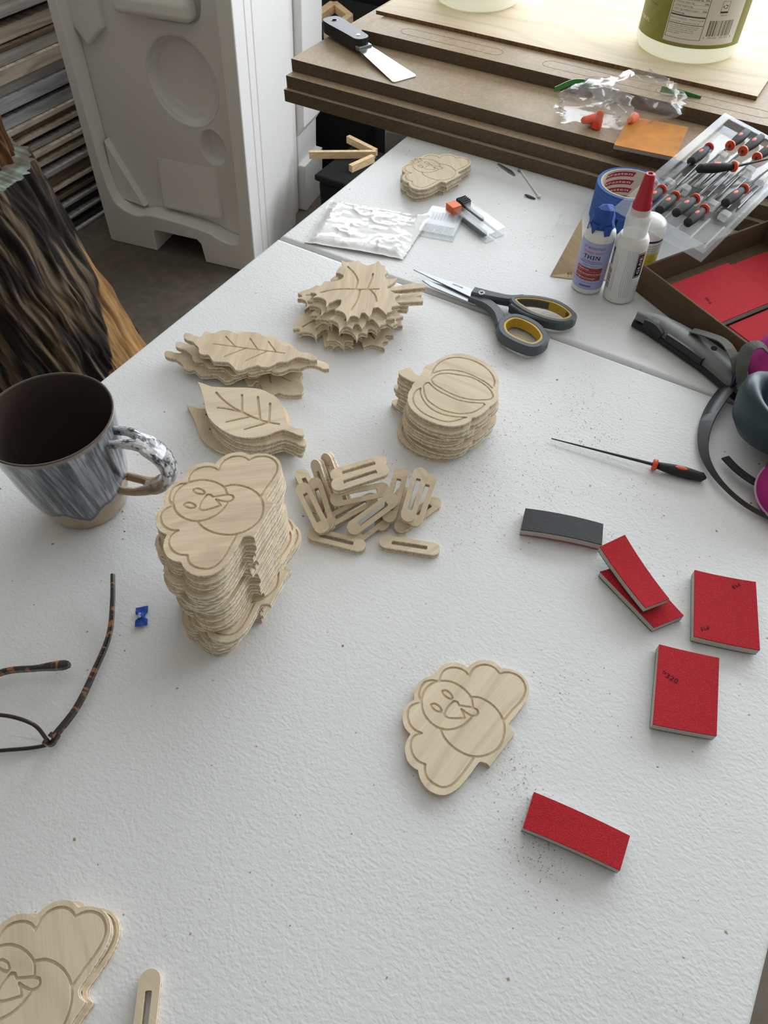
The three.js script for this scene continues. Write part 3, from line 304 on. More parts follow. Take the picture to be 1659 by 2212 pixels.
// ---------------------------------------------------------------- brown boards, plywood sheet and what lies on them
function board(name, label, x0, x1, z0, z1, h, th, mats, cat = 'board', group) { const g = slab([{ outer: [[x0, z0], [x1, z0], [x1, z1], [x0, z1]] }], 0, th, { vTop: th * 8 }); return solo(name, g, mats, label, cat, [0, TY + h, 0], 0, group); }
board('fibreboard', 'lowest of the thick brown fibreboards at the end of the table', -0.8165, 0.30, -1.0236, -1.62, 0.0003, 0.0188, M.mdf, 'board', 'thick brown boards');
board('fibreboard', 'second thick brown fibreboard from the table up', -0.8155, 0.30, -1.0315, -1.63, 0.0193, 0.0188, M.mdf, 'board', 'thick brown boards');
board('fibreboard', 'third thick brown fibreboard, the one the putty knife lies on', -0.8165, 0.30, -1.0510, -1.64, 0.0383, 0.0188, M.mdf, 'board', 'thick brown boards');
{ const b = board('fibreboard', 'topmost thick brown fibreboard, scored with long thin slots', -0.7535, 0.30, -1.1722, -1.66, 0.0573, 0.0188, M.mdf, 'board', 'thick brown boards');
  const score = std({ color: 0x4a3524, roughness: 0.9 });
  for (const [x, z, l] of [[-0.60, -1.2065, 0.19], [-0.335, -1.2085, 0.20], [-0.165, -1.2065, 0.17], [-0.70, -1.30, 0.05]]) { const o = stadium(l, 0.026, 6), n = stadium(l - 0.0011, 0.0249, 6); part('score_line', slab([{ outer: o.map((p) => [p[0] + x, p[1] + z]), holes: [n.map((p) => [p[0] + x, p[1] + z])] }], 0.0188, 0.01895), score, b); } }
const sheetFace = std({ map: rep(birch, 1.6, 1.6), roughness: 0.72 });
board('plywood_sheet', 'thin pale plywood sheet on top of the brown boards, under the jugs', -0.7700, -0.1115, -1.2452, -1.72, 0.0762, 0.006, [sheetFace, std({ map: rep(plyEdge, 4, 0.16), color: 0x8d7458, roughness: 0.9 })], 'board');

{ // putty knife
  const y = TY + 0.0571, t = thing('putty_knife', 'putty knife with a black handle and bright steel blade on the brown boards', 'putty knife', [-0.722, y, -1.130], 0);
  const q = Math.atan2(-(-1.086 + 1.148), 0.113 + 0.0); t.rotation.y = -0.44;   // long axis x
  const blade = slab([{ outer: [[0.002, -0.0125], [0.02, -0.0145], [0.118, -0.0225], [0.121, -0.0195], [0.121, 0.0195], [0.118, 0.0225], [0.02, 0.0145], [0.002, 0.0125]] }], 0.004, 0.0052); { const p = blade.getAttribute('position'); for (let i = 0; i < p.count; i++) p.setY(i, p.getY(i) + (0.12 - p.getX(i)) * 0.075 - 0.0035); blade.computeVertexNormals(); }
  part('blade', blade, std({ color: 0xdfe1e2, metalness: 1, roughness: 0.25 }), t); part('bolster', rbox(0.012, 0.007, 0.027, 0.002, -0.002, 0.0105, 0), M.steel, t);
  const H = slab([{ outer: roundLoop([[0.0, -0.0135], [-0.03, -0.014], [-0.06, -0.0155], [-0.09, -0.0175], [-0.108, -0.0165], [-0.115, -0.009], [-0.115, 0.009], [-0.108, 0.0165], [-0.09, 0.0175], [-0.06, 0.0155], [-0.03, 0.014], [0.0, 0.0135]], 2), holes: [Array.from({ length: 18 }, (_, i) => [-0.096 + 0.0052 * Math.cos(i / 9 * Math.PI), 0.0052 * Math.sin(i / 9 * Math.PI)])] }], 0.0025, 0.0205); { const p = H.getAttribute('position'); for (let i = 0; i < p.count; i++) p.setY(i, p.getY(i) + 0.0032); H.computeVertexNormals(); }
  part('handle', H, M.black, t); part('rivet', cyl(0.0032, 0.0032, 0.001, 16, -0.018, 0.0234, 0), M.chrome, t);
  part('hang_hole_liner', at(new THREE.TorusGeometry(0.0052, 0.0007, 6, 20).rotateX(Math.PI / 2), -0.096, 0.0236, 0), M.steel, t);
}
// jugs
const jugM = phy({ color: 0xfcfcf2, roughness: 0.4, transmission: 0.45, thickness: 0, ior: 1.4 });
function jug(name, label, x, z, r) {
  const t = thing(name, label, 'jug', [x, TY + 0.0823, z]);
  part('body', lathe([[0.0001, 0.004], [r * 0.55, 0.003], [r * 0.86, 0.0002], [r * 0.95, 0.004], [r, 0.016], [r, 0.028], [r * 0.985, 0.031], [r * 0.985, 0.15], [r, 0.155], [r * 0.98, 0.17], [r * 0.78, 0.205], [r * 0.42, 0.235], [r * 0.26, 0.245], [r * 0.26, 0.258], [r * 0.2, 0.258]], 72), jugM, t);
  part('grip', tube([[0.03, 0.235, 0], [r * 0.95, 0.235, 0], [r * 1.02, 0.2, 0], [r * 0.96, 0.165, 0]], 0.010, 30, 10), jugM, t); part('cap', lathe([[0.0001, 0.275], [0.02, 0.275], [0.021, 0.272], [0.021, 0.256], [0.0195, 0.256]], 32), M.white, t);
  return t;
}
const jugR = jug('vinegar_jug', 'clear plastic jug with an olive and cream nutrition label', -0.258, -1.372, 0.081); jug('vinegar_jug', 'unlabelled pale plastic jug, its foot near the putty knife', -0.643, -1.388, 0.078);
{
  const lt = canvasTex(1400, 800, (g, w, h) => {
    g.fillStyle = '#8c8a3c'; g.fillRect(0, 0, w, h); g.fillStyle = '#a3a14c'; for (let i = 0; i < 60; i++) { g.globalAlpha = 0.12; g.beginPath(); g.arc((i * 137) % 560, (i * 71) % h, 20 + (i * 13) % 60, 0, 7); g.fill(); } g.globalAlpha = 1;
    g.fillStyle = '#e9e7da'; g.fillRect(470, 0, 790, 745); g.strokeStyle = '#1c1c1a'; g.lineWidth = 5; g.strokeRect(484, -20, 372, 700);
    g.fillStyle = '#1c1c1a'; const row = (y, s, b, pc) => { g.font = (b ? 'bold ' : '') + '27px sans-serif'; g.textAlign = 'left'; g.fillText(s, 494, y); if (pc) { g.textAlign = 'right'; g.font = 'bold 30px sans-serif'; g.fillText(pc, 846, y); } g.fillRect(490, y + 9, 360, 2); };
    row(40, 'Total Fat 0g', true, '0%'); row(90, 'Sodium 0mg', true, '0%'); row(140, 'Total Carbohydrate 0g', true, '0%'); row(190, '  Dietary Fiber 0g', false, '0%'); row(240, '  Total Sugars 0g', false); row(290, '  Incl. 0g Added Sugars', false, '0%'); row(340, 'Protein 0g', true); g.fillRect(490, 356, 360, 16);
    g.font = '20px sans-serif'; g.textAlign = 'left'; g.fillText('Vitamin D 0mcg 0%  ·  Calcium 0mg 0%', 494, 412); g.fillText('Iron 0mg 0%  ·  Potassium 0mg 0%', 494, 458); g.fillRect(490, 474, 360, 8); g.font = '19px sans-serif'; for (let i = 0; i < 6; i++) g.fillText(['*The % Daily Value (DV) tells you how', 'much a nutrient in a serving of food', 'contributes to a daily diet. 2,000', 'calories a day is used for general', 'nutrition advice.', ''][i], 494, 512 + i * 27);
    g.fillStyle = '#3f74ad'; g.beginPath(); g.roundRect(890, 20, 300, 64, 20); g.fill(); g.fillStyle = '#e8eef5'; g.font = 'bold 34px sans-serif'; g.textAlign = 'center'; g.fillText('Gluten-Free', 1040, 64);
    g.strokeStyle = '#222'; g.lineWidth = 4; g.strokeRect(985, 130, 80, 160); g.fillStyle = '#222'; g.fillRect(985, 268, 80, 24); g.beginPath(); g.lineWidth = 9; g.arc(1025, 205, 22, 0.3, 1.9); g.stroke(); g.beginPath(); g.arc(1025, 205, 22, 2.4, 4.0); g.stroke(); g.beginPath(); g.arc(1025, 205, 22, 4.5, 6.1); g.stroke();
    g.font = '24px sans-serif'; g.fillText('796010', 1025, 330); const r = rng(7); let x = 905; while (x < 1175) { const bw = 3 + Math.floor(r() * 3) * 3; g.fillRect(x, 395, bw, 220); x += bw + 3 + Math.floor(r() * 3) * 3; } g.font = '36px monospace'; g.fillText('0 78742 35255 8', 1040, 650);
    g.fillStyle = '#5d5b22'; g.font = 'bold italic 46px sans-serif'; g.save(); g.translate(130, 330); g.rotate(0.12); g.fillText('Naturally', 60, 0); g.restore(); g.fillStyle = '#d9d6b0'; g.font = 'bold 66px sans-serif'; g.fillText('128 FL', 130, 600);
  });
  const g = new THREE.CylinderGeometry(0.0815, 0.0815, 0.074, 60, 1, true, -1.25, 2.45).translate(0, 0.062, 0); const m = part('label', g, std({ map: lt, roughness: 0.45, side: THREE.DoubleSide }), jugR, 'olive green label with a cream nutrition panel and bar code'); m.rotation.y = 0.16;
  part('upper_label', new THREE.CylinderGeometry(0.0815, 0.0815, 0.05, 60, 1, true, -1.09, 2.45).translate(0, 0.124, 0), std({ color: 0x8c8a3c, roughness: 0.45, side: THREE.DoubleSide }), jugR);
}
{ const t = thing('water_bottle', 'clear ribbed water bottle behind the labelled jug', 'bottle', [-0.148, TY + 0.0763, -1.572]); const pr = [[0.0001, 0.004], [0.02, 0.002], [0.03, 0.001]]; for (let i = 0; i < 16; i++) pr.push([0.0325 + (i % 2) * 0.0018, 0.006 + i * 0.0085]); pr.push([0.03, 0.15], [0.014, 0.18], [0.012, 0.2]); part('body', wobble(lathe(pr, 40), 0.0015, 60, 4), M.clear, t); part('cap', cyl(0.0145, 0.0145, 0.014, 24, 0, 0.196, 0), M.white, t); }
{ // marker
  const t = thing('marker_pen', 'green marker pen lying on the brown boards', 'marker', [-0.100, TY + 0.0571 + 0.0075, -1.216], -0.15); part('cap', rod([-0.004, 0, 0], [0.045, 0, 0], 0.0072, 0.0074), std({ color: 0x3d7f35, roughness: 0.4 }), t); part('barrel', rod([0.0452, 0, 0], [0.12, 0, 0], 0.0068, 0.0068), M.white, t);
}
{ // orange abrasive pad
  const c = [-0.2130, -1.0880], t = thing('sanding_pad', 'orange sanding pad overhanging the edge of the brown boards', 'sanding pad', [c[0], TY + 0.0575, c[1]], 0.12);
  part('foam', slab([{ outer: rrect(0.086, 0.098, 0.003) }], 0, 0.0042), M.foamPad, t); part('abrasive_face', slab([{ outer: rrect(0.0858, 0.0978, 0.003) }], 0.0042, 0.0054), std({ map: rep(tex(256, 256, (u, v) => { const k = 1 + (fbm(u, v, 6, 6, 4, 91) - 0.5) * 0.25 + (hash(Math.floor(u * 256), Math.floor(v * 256), 4) - 0.5) * 0.12; return [206 * k, 134 * k, 48 * k]; }), 8, 8), roughness: 0.7 }), t);
}
{ // zip bag with ear plugs
  const film = phy({ color: 0xffffff, transmission: 0.93, thickness: 0, roughness: 0.12, ior: 1.5, specularIntensity: 0.55, side: THREE.DoubleSide });
  const t = thing('zip_bag', 'crumpled clear zip bag with a green seal on the brown boards', 'bag', [-0.286, TY + 0.0576, -1.130], 0.5);
  const lobe = (cx, cz, rx, ry, rz, s) => { const g = new THREE.IcosahedronGeometry(1, 7); const p = g.getAttribute('position'); for (let i = 0; i < p.count; i++) { const x = p.getX(i), y = p.getY(i), z = p.getZ(i), w = 0.86 + 0.5 * (noise3(x * 1.9 + 9, y * 1.9 + 9, z * 1.9 + 9, s) - 0.5) + 0.34 * Math.pow(1 - Math.abs(2 * noise3(x * 2.6 + 40, y * 2.6 + 40, z * 2.6 + 40, s + 2) - 1), 3) + 0.10 * Math.pow(1 - Math.abs(2 * noise3(x * 6 + 40, y * 6 + 40, z * 6 + 40, s + 4) - 1), 3); p.setXYZ(i, cx + x * rx * w, Math.max(0.0002, ry * 0.8 + y * ry * w), cz + z * rz * w); } const q = mergeVertices((g.deleteAttribute('uv'), g.deleteAttribute('normal'), g)); q.computeVertexNormals(); q.setAttribute('uv', new THREE.BufferAttribute(new Float32Array(q.getAttribute('position').count * 2), 2)); return q; };
  part('film', merge(lobe(-0.035, 0.012, 0.052, 0.024, 0.046, 3), lobe(0.036, -0.006, 0.058, 0.027, 0.048, 6)), film, t);
  const green = phy({ color: 0x2f8f3c, roughness: 0.35, transmission: 0.25, thickness: 0 });
  part('zip_seal', sweep([[-0.09, 0.030, -0.012], [-0.06, 0.034, -0.030], [-0.03, 0.030, -0.036]], rect(0.0005, 0.0036), 20), green, t); part('zip_seal', sweep([[0.07, 0.026, -0.032], [0.10, 0.022, -0.030], [0.128, 0.018, -0.020]], rect(0.0005, 0.0040), 20), green, t);
  const plug = (x, y, z, ax, tint, lab) => { const m = solo('ear_plug', lathe([[0.0001, 0.0135], [0.003, 0.0128], [0.0045, 0.0105], [0.005, 0.004], [0.0058, 0.001], [0.0066, -0.006], [0.0068, -0.0085], [0.0058, -0.0095], [0.0001, -0.0095]], 28).scale(1.1, 1.1, 1.1), std({ color: tint, roughness: 0.75 }), lab, 'ear plug', [x, TY + 0.058 + y, z], 0, 'ear plugs'); m.rotation.set(...ax); };
  plug(-0.3045, 0.0080, -1.0825, [1.3, 0.2, 0.6], 0xf4582c, 'orange foam ear plug lying on its side in the clear bag'); plug(-0.2915, 0.0108, -1.079, [0.1, 0, -0.12], 0xf4582c, 'orange foam ear plug standing upright in the clear bag'); plug(-0.2525, 0.0085, -1.1165, [1.35, -0.5, 0], 0xee6a35, 'orange foam ear plug lying end on in the clear bag');
}

// ---------------------------------------------------------------- on the far half of the table
{ // shiny white packet
  const nx = 90, nz = 64, A = [-0.5402, -0.688], B = [-0.4077, -0.7226], Cc = [-0.4249, -0.8259], D = [-0.5687, -0.7949], pos = [], idx = [], uv = [], at2 = (u, v) => [lerp(lerp(A[0], B[0], u), lerp(D[0], Cc[0], u), v), lerp(lerp(A[1], B[1], u), lerp(D[1], Cc[1], u), v)];
  const hgt = (u, v) => { const e = Math.min(u, 1 - u, v, 1 - v), body = smooth(0, 0.12, e); return 0.0015 + body * (0.003 + 0.003 * fbm(u + 0.2, v + 0.1, 2, 2, 2, 51) + 0.0018 * Math.pow(1 - Math.abs(2 * fbm(u, v, 5, 6, 2, 53) - 1), 4) + 0.0009 * Math.pow(1 - Math.abs(2 * fbm(u, v, 9, 7, 2, 54) - 1), 3)) + 0.003 * fbm(u, v, 8, 3, 2, 55) * (1 - body) + 0.008 * smooth(0.8, 1, u) * smooth(0.5, 1, v); };
  for (const top of [1, 0]) { const base = pos.length / 3; for (let j = 0; j <= nz; j++) for (let i = 0; i <= nx; i++) { const u = i / nx, v = j / nz, jag = (hash(i >> 1, 3, 9) - 0.5) * 0.02 * (j === nz ? 1 : 0), p = at2(u + (j === nz || j === 0 ? 0 : (hash(2, j, 5) - 0.5) * 0.012 * (i === nx || i === 0 ? 1 : 0)), v + jag), y = top ? hgt(u, v) : Math.max(0.0003, hgt(u, v) * 0.35 - 0.0006); pos.push(p[0], y, p[1]); uv.push(u, v); } for (let j = 0; j < nz; j++) for (let i = 0; i < nx; i++) { const a = base + j * (nx + 1) + i, b = a + nx + 1; top ? idx.push(a, a + 1, b, b, a + 1, b + 1) : idx.push(a, b, a + 1, b, b + 1, a + 1); } }
  const g = new THREE.BufferGeometry(); g.setAttribute('position', new THREE.Float32BufferAttribute(pos, 3)); g.setAttribute('uv', new THREE.Float32BufferAttribute(uv, 2)); g.setIndex(idx); const q = (g.computeVertexNormals(), g);
  solo('plastic_packet', q, phy({ color: 0xf3f4f4, roughness: 0.2, clearcoat: 1, clearcoatRoughness: 0.06, thickness: 0, side: THREE.DoubleSide }), 'crumpled shiny white plastic packet lying at the seam', 'packet', [0, TY, 0]);
}
function clearCase(name, label, x, z, turn, l, w, h, build) { const t = thing(name, label, 'case', [x, TY + 0.0004, z], turn); part('shell', slab([{ outer: rrect(l, w, 0.0015, 2), holes: [rrect(l - 0.0024, w - 0.0024, 0.001, 2)] }], 0.0008, h - 0.0008), [M.clear, M.clear], t); part('lid', rbox(l, 0.0008, w, 0.0004, 0, h - 0.0004, 0), M.clear, t); part('floor_plate', rbox(l, 0.0008, w, 0.0004, 0, 0.0004, 0), M.frost, t); build(t); return t; }
clearCase('bit_case', 'flat clear plastic case of thin grey bits beside the white packet', -0.4027, -0.8215, -1.35, 0.066, 0.049, 0.0085, (t) => { for (let i = 0; i < 10; i++) part('bit', rod([-0.028, 0.003, -0.02 + i * 0.0044], [0.024 - (i % 3) * 0.004, 0.003, -0.02 + i * 0.0044], 0.0009, 0.0006, 6), M.steel, t); part('label_strip', box(0.012, 0.0005, 0.04, 0.004, 0.0062, 0), M.frost, t); });
clearCase('lead_case', 'clear plastic case with a bright orange end cap', -0.3685, -0.8410, -0.46, 0.088, 0.0145, 0.0125, (t) => { part('end_cap', rbox(0.017, 0.0134, 0.0156, 0.001, -0.041, 0.0067, 0), std({ color: 0xf5702a, roughness: 0.4 }), t); part('lead_bundle', rbox(0.058, 0.006, 0.008, 0.002, 0.004, 0.0045, 0), std({ color: 0x55585c, roughness: 0.5 }), t); });
clearCase('lead_case', 'clear plastic case with a black ridged end cap', -0.3625, -0.8590, -0.46, 0.088, 0.0145, 0.0125, (t) => { part('end_cap', merge(rbox(0.016, 0.0134, 0.0156, 0.001, -0.041, 0.0067, 0), ...[0, 1, 2, 3].map((i) => box(0.0012, 0.001, 0.0156, -0.047 + i * 0.0034, 0.0138, 0))), M.black, t); part('lead_bundle', rbox(0.036, 0.006, 0.008, 0.002, -0.014, 0.0045, 0), std({ color: 0x6b6f73, roughness: 0.5 }), t); });
{ const t = thing('cotton_swab', 'used cotton swab lying in front of the brown boards', 'swab', [0, TY, 0]); part('stick', rod([-0.3748, 0.0018, -1.0175], [-0.3215, 0.0018, -0.9635], 0.0012), M.white, t); part('cotton_tip', at(new THREE.SphereGeometry(0.0028, 12, 10).scale(1, 0.8, 1.6).rotateY(0.78), -0.3195, 0.0024, -0.9615), M.white, t); part('cotton_tip', at(new THREE.SphereGeometry(0.0024, 12, 10).scale(1, 0.8, 1.6).rotateY(0.78), -0.3755, 0.002, -1.0155), std({ color: 0x8b8d8e, roughness: 0.9 }), t);
  solo('blade_scrap', slab([{ outer: [[-0.411, -1.0175], [-0.385, -1.0085], [-0.3745, -0.9995], [-0.377, -0.9985], [-0.390, -1.0040], [-0.412, -1.0160]] }], 0.0003, 0.0022), [M.steel, M.steel], 'thin grey metal scrap beside the cotton swab', 'scrap', [0, TY, 0]);
  const gl = thing('putty_smear', 'dried grey blob by the swab tip', 'blob', [-0.331, TY, -0.9545]); part('blob', wobble(new THREE.SphereGeometry(0.006, 18, 12).scale(1.5, 0.25, 0.5).translate(0, 0.0014, 0), 0.0016, 200, 3), std({ color: 0x43484d, roughness: 0.6 }), gl); }
{ // scissors
  const t = thing('scissors', 'grey-handled scissors with yellow finger rings lying open', 'scissors', [0, TY, 0]), grey = std({ color: 0x4d5459, roughness: 0.55 }), yel = std({ color: 0xc9a72f, roughness: 0.5 });
  const bladeT = std({ color: 0xa9adb0, metalness: 0.9, roughness: 0.3 });
  part('blade', slab([{ outer: [[-0.3797, -0.7014], [-0.372, -0.7018], [-0.285, -0.7035], [-0.268, -0.700], [-0.266, -0.690], [-0.283, -0.6865], [-0.345, -0.6955]] }], 0.0075, 0.0092), [bladeT, bladeT], t); part('blade', slab([{ outer: [[-0.3605, -0.690], [-0.352, -0.6925], [-0.28, -0.6995], [-0.268, -0.694], [-0.27, -0.683], [-0.284, -0.6800], [-0.345, -0.6845]] }], 0.0052, 0.0070), [bladeT, bladeT], t);
  const ring = (inner, grow, y, hh) => { const c = inner.reduce((a, p) => [a[0] + p[0] / inner.length, a[1] + p[1] / inner.length], [0, 0]); return inner.map((p) => { const d = [p[0] - c[0], p[1] - c[1]], l = Math.hypot(...d); return [p[0] + d[0] / l * grow, y, p[1] + d[1] / l * grow]; }); };
  const up = [[-0.2372, -0.7014], [-0.2216, -0.7130], [-0.1942, -0.7180], [-0.1720, -0.7080], [-0.1781, -0.6950], [-0.2113, -0.6915]], lo = [[-0.2290, -0.6552], [-0.2233, -0.6692], [-0.2007, -0.6672], [-0.1851, -0.6536], [-0.1891, -0.6388], [-0.204, -0.638], [-0.2206, -0.6423]];
  const sec = rect(0.0042, 0.0068, 0.0022);
  part('finger_ring', sweep(ring(up, 0.0048, 0.0112, 0), sec, 90, V(0, 1, 0), () => 1, true), grey, t); part('ring_lining', sweep(ring(up, 0.0012, 0.0113, 0), rect(0.0012, 0.0062), 90, V(0, 1, 0), () => 1, true), yel, t);
  part('finger_ring', sweep(ring(lo, 0.0056, 0.0100, 0), rect(0.0048, 0.0068, 0.0022), 90, V(0, 1, 0), () => 1, true), grey, t); part('ring_lining', sweep(ring(lo, 0.0016, 0.0101, 0), rect(0.0016, 0.0062), 90, V(0, 1, 0), () => 1, true), yel, t);
  part('handle_arm', sweep([[-0.2925, 0.0100, -0.6965], [-0.268, 0.0108, -0.6985], [-0.2460, 0.0112, -0.7030], [-0.2330, 0.0112, -0.7125]], rect(0.0068, 0.0042, 0.002), 24, V(0, 1, 0), (s) => [1.15 - 0.5 * s, 1 + 0.45 * s]), grey, t); part('handle_arm', sweep([[-0.2905, 0.0072, -0.6895], [-0.268, 0.0085, -0.6855], [-0.2490, 0.0098, -0.6735], [-0.2345, 0.01, -0.6545]], rect(0.0070, 0.0040, 0.002), 24, V(0, 1, 0), (s) => [1.1 - 0.25 * s, 1 + 0.5 * s]), grey, t); part('handle_arm', sweep([[-0.2400, 0.0102, -0.6920], [-0.216, 0.0108, -0.6842], [-0.188, 0.0112, -0.6865]], rect(0.0032, 0.006, 0.0015), 16), grey, t);
  const sc = part('pivot_screw', cyl(0.0042, 0.004, 0.0016, 24, -0.2803, 0.0139, -0.6944), M.chrome, t); part('cross_slot', merge(box(0.005, 0.0003, 0.001, -0.2803, 0.0156, -0.6944), box(0.001, 0.0003, 0.005, -0.2803, 0.0156, -0.6944)), M.blackMatte, sc);
  const wt = canvasTex(256, 48, (g, w, h) => { g.clearRect(0, 0, w, h); g.fillStyle = '#5c6063'; g.font = 'bold 34px sans-serif'; g.textAlign = 'center'; g.fillText('Westcott', 128, 36); }); const mk = part('engraved_mark', new THREE.PlaneGeometry(0.026, 0.005).rotateX(-Math.PI / 2).rotateY(Math.PI - 0.04), std({ map: wt, roughness: 0.5, transparent: true }), t); mk.position.set(-0.315, 0.0094, -0.6990);
}
function needleFile(t, a, b, c, hr = 1) {            // a: tip, b: collar, c: end of the handle (arrays); a handle with an orange collar and inlays
  const A = V(...a), B = V(...b), Cv = V(...c), d = Cv.clone().sub(B).normalize(), q = new THREE.Quaternion().setFromUnitVectors(V(0, 1, 0), d), l = Cv.distanceTo(B), put = (g) => g.applyQuaternion(q).translate(B.x, B.y, B.z);
  const pts = Array.from({ length: 14 }, (_, i) => [0.0035 * hr + 0.0022 * hr * Math.sin(Math.min(1, i / 11) * Math.PI * 0.8) - (i === 13 ? 0.0034 * hr : 0), l * 0.08 + l * 0.92 * i / 13]);
  part('steel_file', rod(a, b, 0.0006, 0.0017, 8), std({ color: 0x3c3f3d, metalness: 0.6, roughness: 0.55 }), t); part('collar', put(lathe([[0.0001, 0], [0.0054 * hr, 0], [0.0058 * hr, l * 0.03], [0.0054 * hr, l * 0.08], [0.0001, l * 0.08]], 20)), M.orange, t);
  part('handle', put(lathe([[0.0001, l * 0.08], ...pts, [0.0001, l]], 22)), M.rubber, t);
  const side = new THREE.Vector3().crossVectors(d, V(0, 1, 0)).normalize(), upv = new THREE.Vector3().crossVectors(side, d), face = B.clone().addScaledVector(d, l * 0.52).addScaledVector(upv, 0.0043 * hr); const inl = part('grip_inlay', new THREE.SphereGeometry(1, 18, 12).scale(l * 0.15, 0.0018, 0.0026 * hr), M.orange, t); inl.position.copy(face); inl.quaternion.setFromRotationMatrix(new THREE.Matrix4().makeBasis(d, upv, side));
}
needleFile(thing('needle_file', 'needle file with a black and orange handle lying alone on the table', 'file', [0, TY, 0]), [-0.1143, 0.003, -0.5249], [-0.0135, 0.0062, -0.5418], [0.0372, 0.0052, -0.5525]);
{ // utility knife
  const t = thing('utility_knife', 'grey utility knife with a black slider lying against the cardboard box', 'knife', [0, TY, 0]), shell = std({ color: 0x747675, metalness: 0.35, roughness: 0.5 });
  const P = (y) => [[-0.1050, y, -0.7510], [-0.085, y, -0.7515], [-0.055, y, -0.7445], [-0.010, y, -0.7260], [0.035, y, -0.7010], [0.072, y, -0.682]];
  const w = (s) => [0.32 + 0.80 * Math.sin(Math.min(1, s * 2.2) * Math.PI / 2) + 0.05 * Math.sin(s * 9), 0.6 + 0.4 * Math.min(1, s * 6)];
  part('grip_base', sweep(P(0.0056).map((p) => [p[0] - 0.001, p[1], p[2] + 0.002]), rect(0.0145, 0.0050, 0.002), 40, V(0, 1, 0), w), M.rubber, t); part('metal_shell', sweep(P(0.0160), [[-0.0150, -0.0056], [0.0155, -0.0056], [0.0158, 0.0004], [0.0120, 0.0048], [0.0040, 0.0066], [-0.0080, 0.0060], [-0.0145, 0.0010]], 40, V(0, 1, 0), w), shell, t);
  part('slider', sweep([[-0.0620, 0.0150, -0.7302], [-0.040, 0.0150, -0.7212], [-0.015, 0.0150, -0.7090]], rect(0.0026, 0.0044, 0.001), 12), M.black, t); part('nose_clip', sweep([[-0.092, 0.0165, -0.7400], [-0.080, 0.0165, -0.7375], [-0.068, 0.0125, -0.7320]], rect(0.0030, 0.0052, 0.001), 10), M.rubber, t); part('lanyard_hole', cyl(0.0034, 0.0034, 0.0008, 20, -0.010, 0.0222, -0.7280), M.blackMatte, t);
}

// ---------------------------------------------------------------- bottles, tape, card, box, tray
const plastic = phy({ color: 0xf1f1ec, roughness: 0.38, transmission: 0.2, thickness: 0 });
{ // glue bottle with the blue tape
  const t = thing('glue_bottle', 'small glue bottle with a lavender label, its cap wrapped in blue tape', 'bottle', [-0.1815, TY + 0.0003, -0.7945], 0.0);
  const r = 0.0186; part('body', lathe([[0.0001, 0], [r * 0.88, 0], [r, 0.0025], [r, 0.071], [r * 0.93, 0.078], [r * 0.62, 0.0855], [r * 0.45, 0.088], [r * 0.45, 0.1], [0.0001, 0.1]], 48), plastic, t);
  const lt = canvasTex(900, 900, (g, w, h) => { g.fillStyle = '#a9addb'; g.fillRect(0, 0, w, h); g.textAlign = 'center'; const X = 450; g.fillStyle = '#33343f'; g.font = '62px sans-serif'; g.fillText('ST', X - 130, 120); g.fillText('RBOND', X + 62, 120); g.fillStyle = '#c2453c'; g.beginPath(); for (let i = 0; i < 10; i++) { const a = -Math.PI / 2 + i * Math.PI / 5, q = i % 2 ? 14 : 34; g.lineTo(X - 66 + q * Math.cos(a), 100 + q * Math.sin(a)); } g.fill(); g.font = 'bold italic 54px sans-serif'; g.fillText('SUPER FAST', X, 200); g.fillStyle = '#20212b'; g.font = 'bold 108px sans-serif'; g.fillText('THIN', X, 308); g.font = 'bold 28px sans-serif'; g.fillText('HIGH PERFORMANCE', X, 356); g.fillText('PREMIUM CYANOACRYLATE', X, 390); g.font = 'italic 30px sans-serif'; g.fillText('INSTANT adhesive', X, 440); g.fillStyle = '#94302c'; g.beginPath(); g.roundRect(X - 205, 470, 410, 250, 14); g.fill(); g.fillStyle = '#e9d9d4'; g.font = 'bold 30px sans-serif'; g.textAlign = 'left'; ['Bonds Fast', 'Seal, Strengthen & Stabilize', 'High Bond Strength'].forEach((s, i) => { g.beginPath(); g.arc(X - 178, 510 + i * 82, 9, 0, 7); g.fill(); g.fillText(s, X - 155, 520 + i * 82); g.fillRect(X - 190, 540 + i * 82, 380, 2); }); g.fillStyle = '#3b3c55'; g.font = '22px sans-serif'; g.textAlign = 'center'; g.fillText('Bonds skin and eyes in seconds. Keep out of reach of children.', X, 770); g.fillStyle = '#5d629c'; g.fillRect(X - 90, 810, 180, 36); });
  const lab = part('label', new THREE.CylinderGeometry(r + 0.0002, r + 0.0002, 0.062, 56, 1, true, -Math.PI / 2 * 1.25, Math.PI * 1.25).translate(0, 0.039, 0), std({ map: lt, roughness: 0.45, side: THREE.DoubleSide }), t, 'lavender label with dark lettering'); lab.rotation.y = 0.10;
  const blue = std({ color: 0x2b4f9e, roughness: 0.8 }); const g = new THREE.CylinderGeometry(0.0098, 0.0148, 0.021, 11, 6, true).translate(0, 0.0945, 0); const top = new THREE.ConeGeometry(0.0100, 0.0035, 11).translate(0, 0.1065, 0); const wr = wobble(merge(g, top), 0.0018, 220, 9);
  part('tape_wrap', wr, std({ color: 0x2b4f9e, roughness: 0.8, side: THREE.DoubleSide, flatShading: true }), t, 'crumpled blue masking tape'); const fl = (a, l) => { const s = wobble(new THREE.ConeGeometry(0.0068, l, 3, 4).scale(1, 1, 0.08).rotateX(Math.PI).translate(0, -l / 2, 0), 0.0006, 300, 5); s.rotateX(-0.12); return s.translate(0, 0.090, 0.0150).rotateY(a); }; part('tape_flap', merge(fl(0.75, 0.026), fl(-0.35, 0.012), fl(-1.1, 0.014), fl(2.4, 0.02)), blue, t);
}
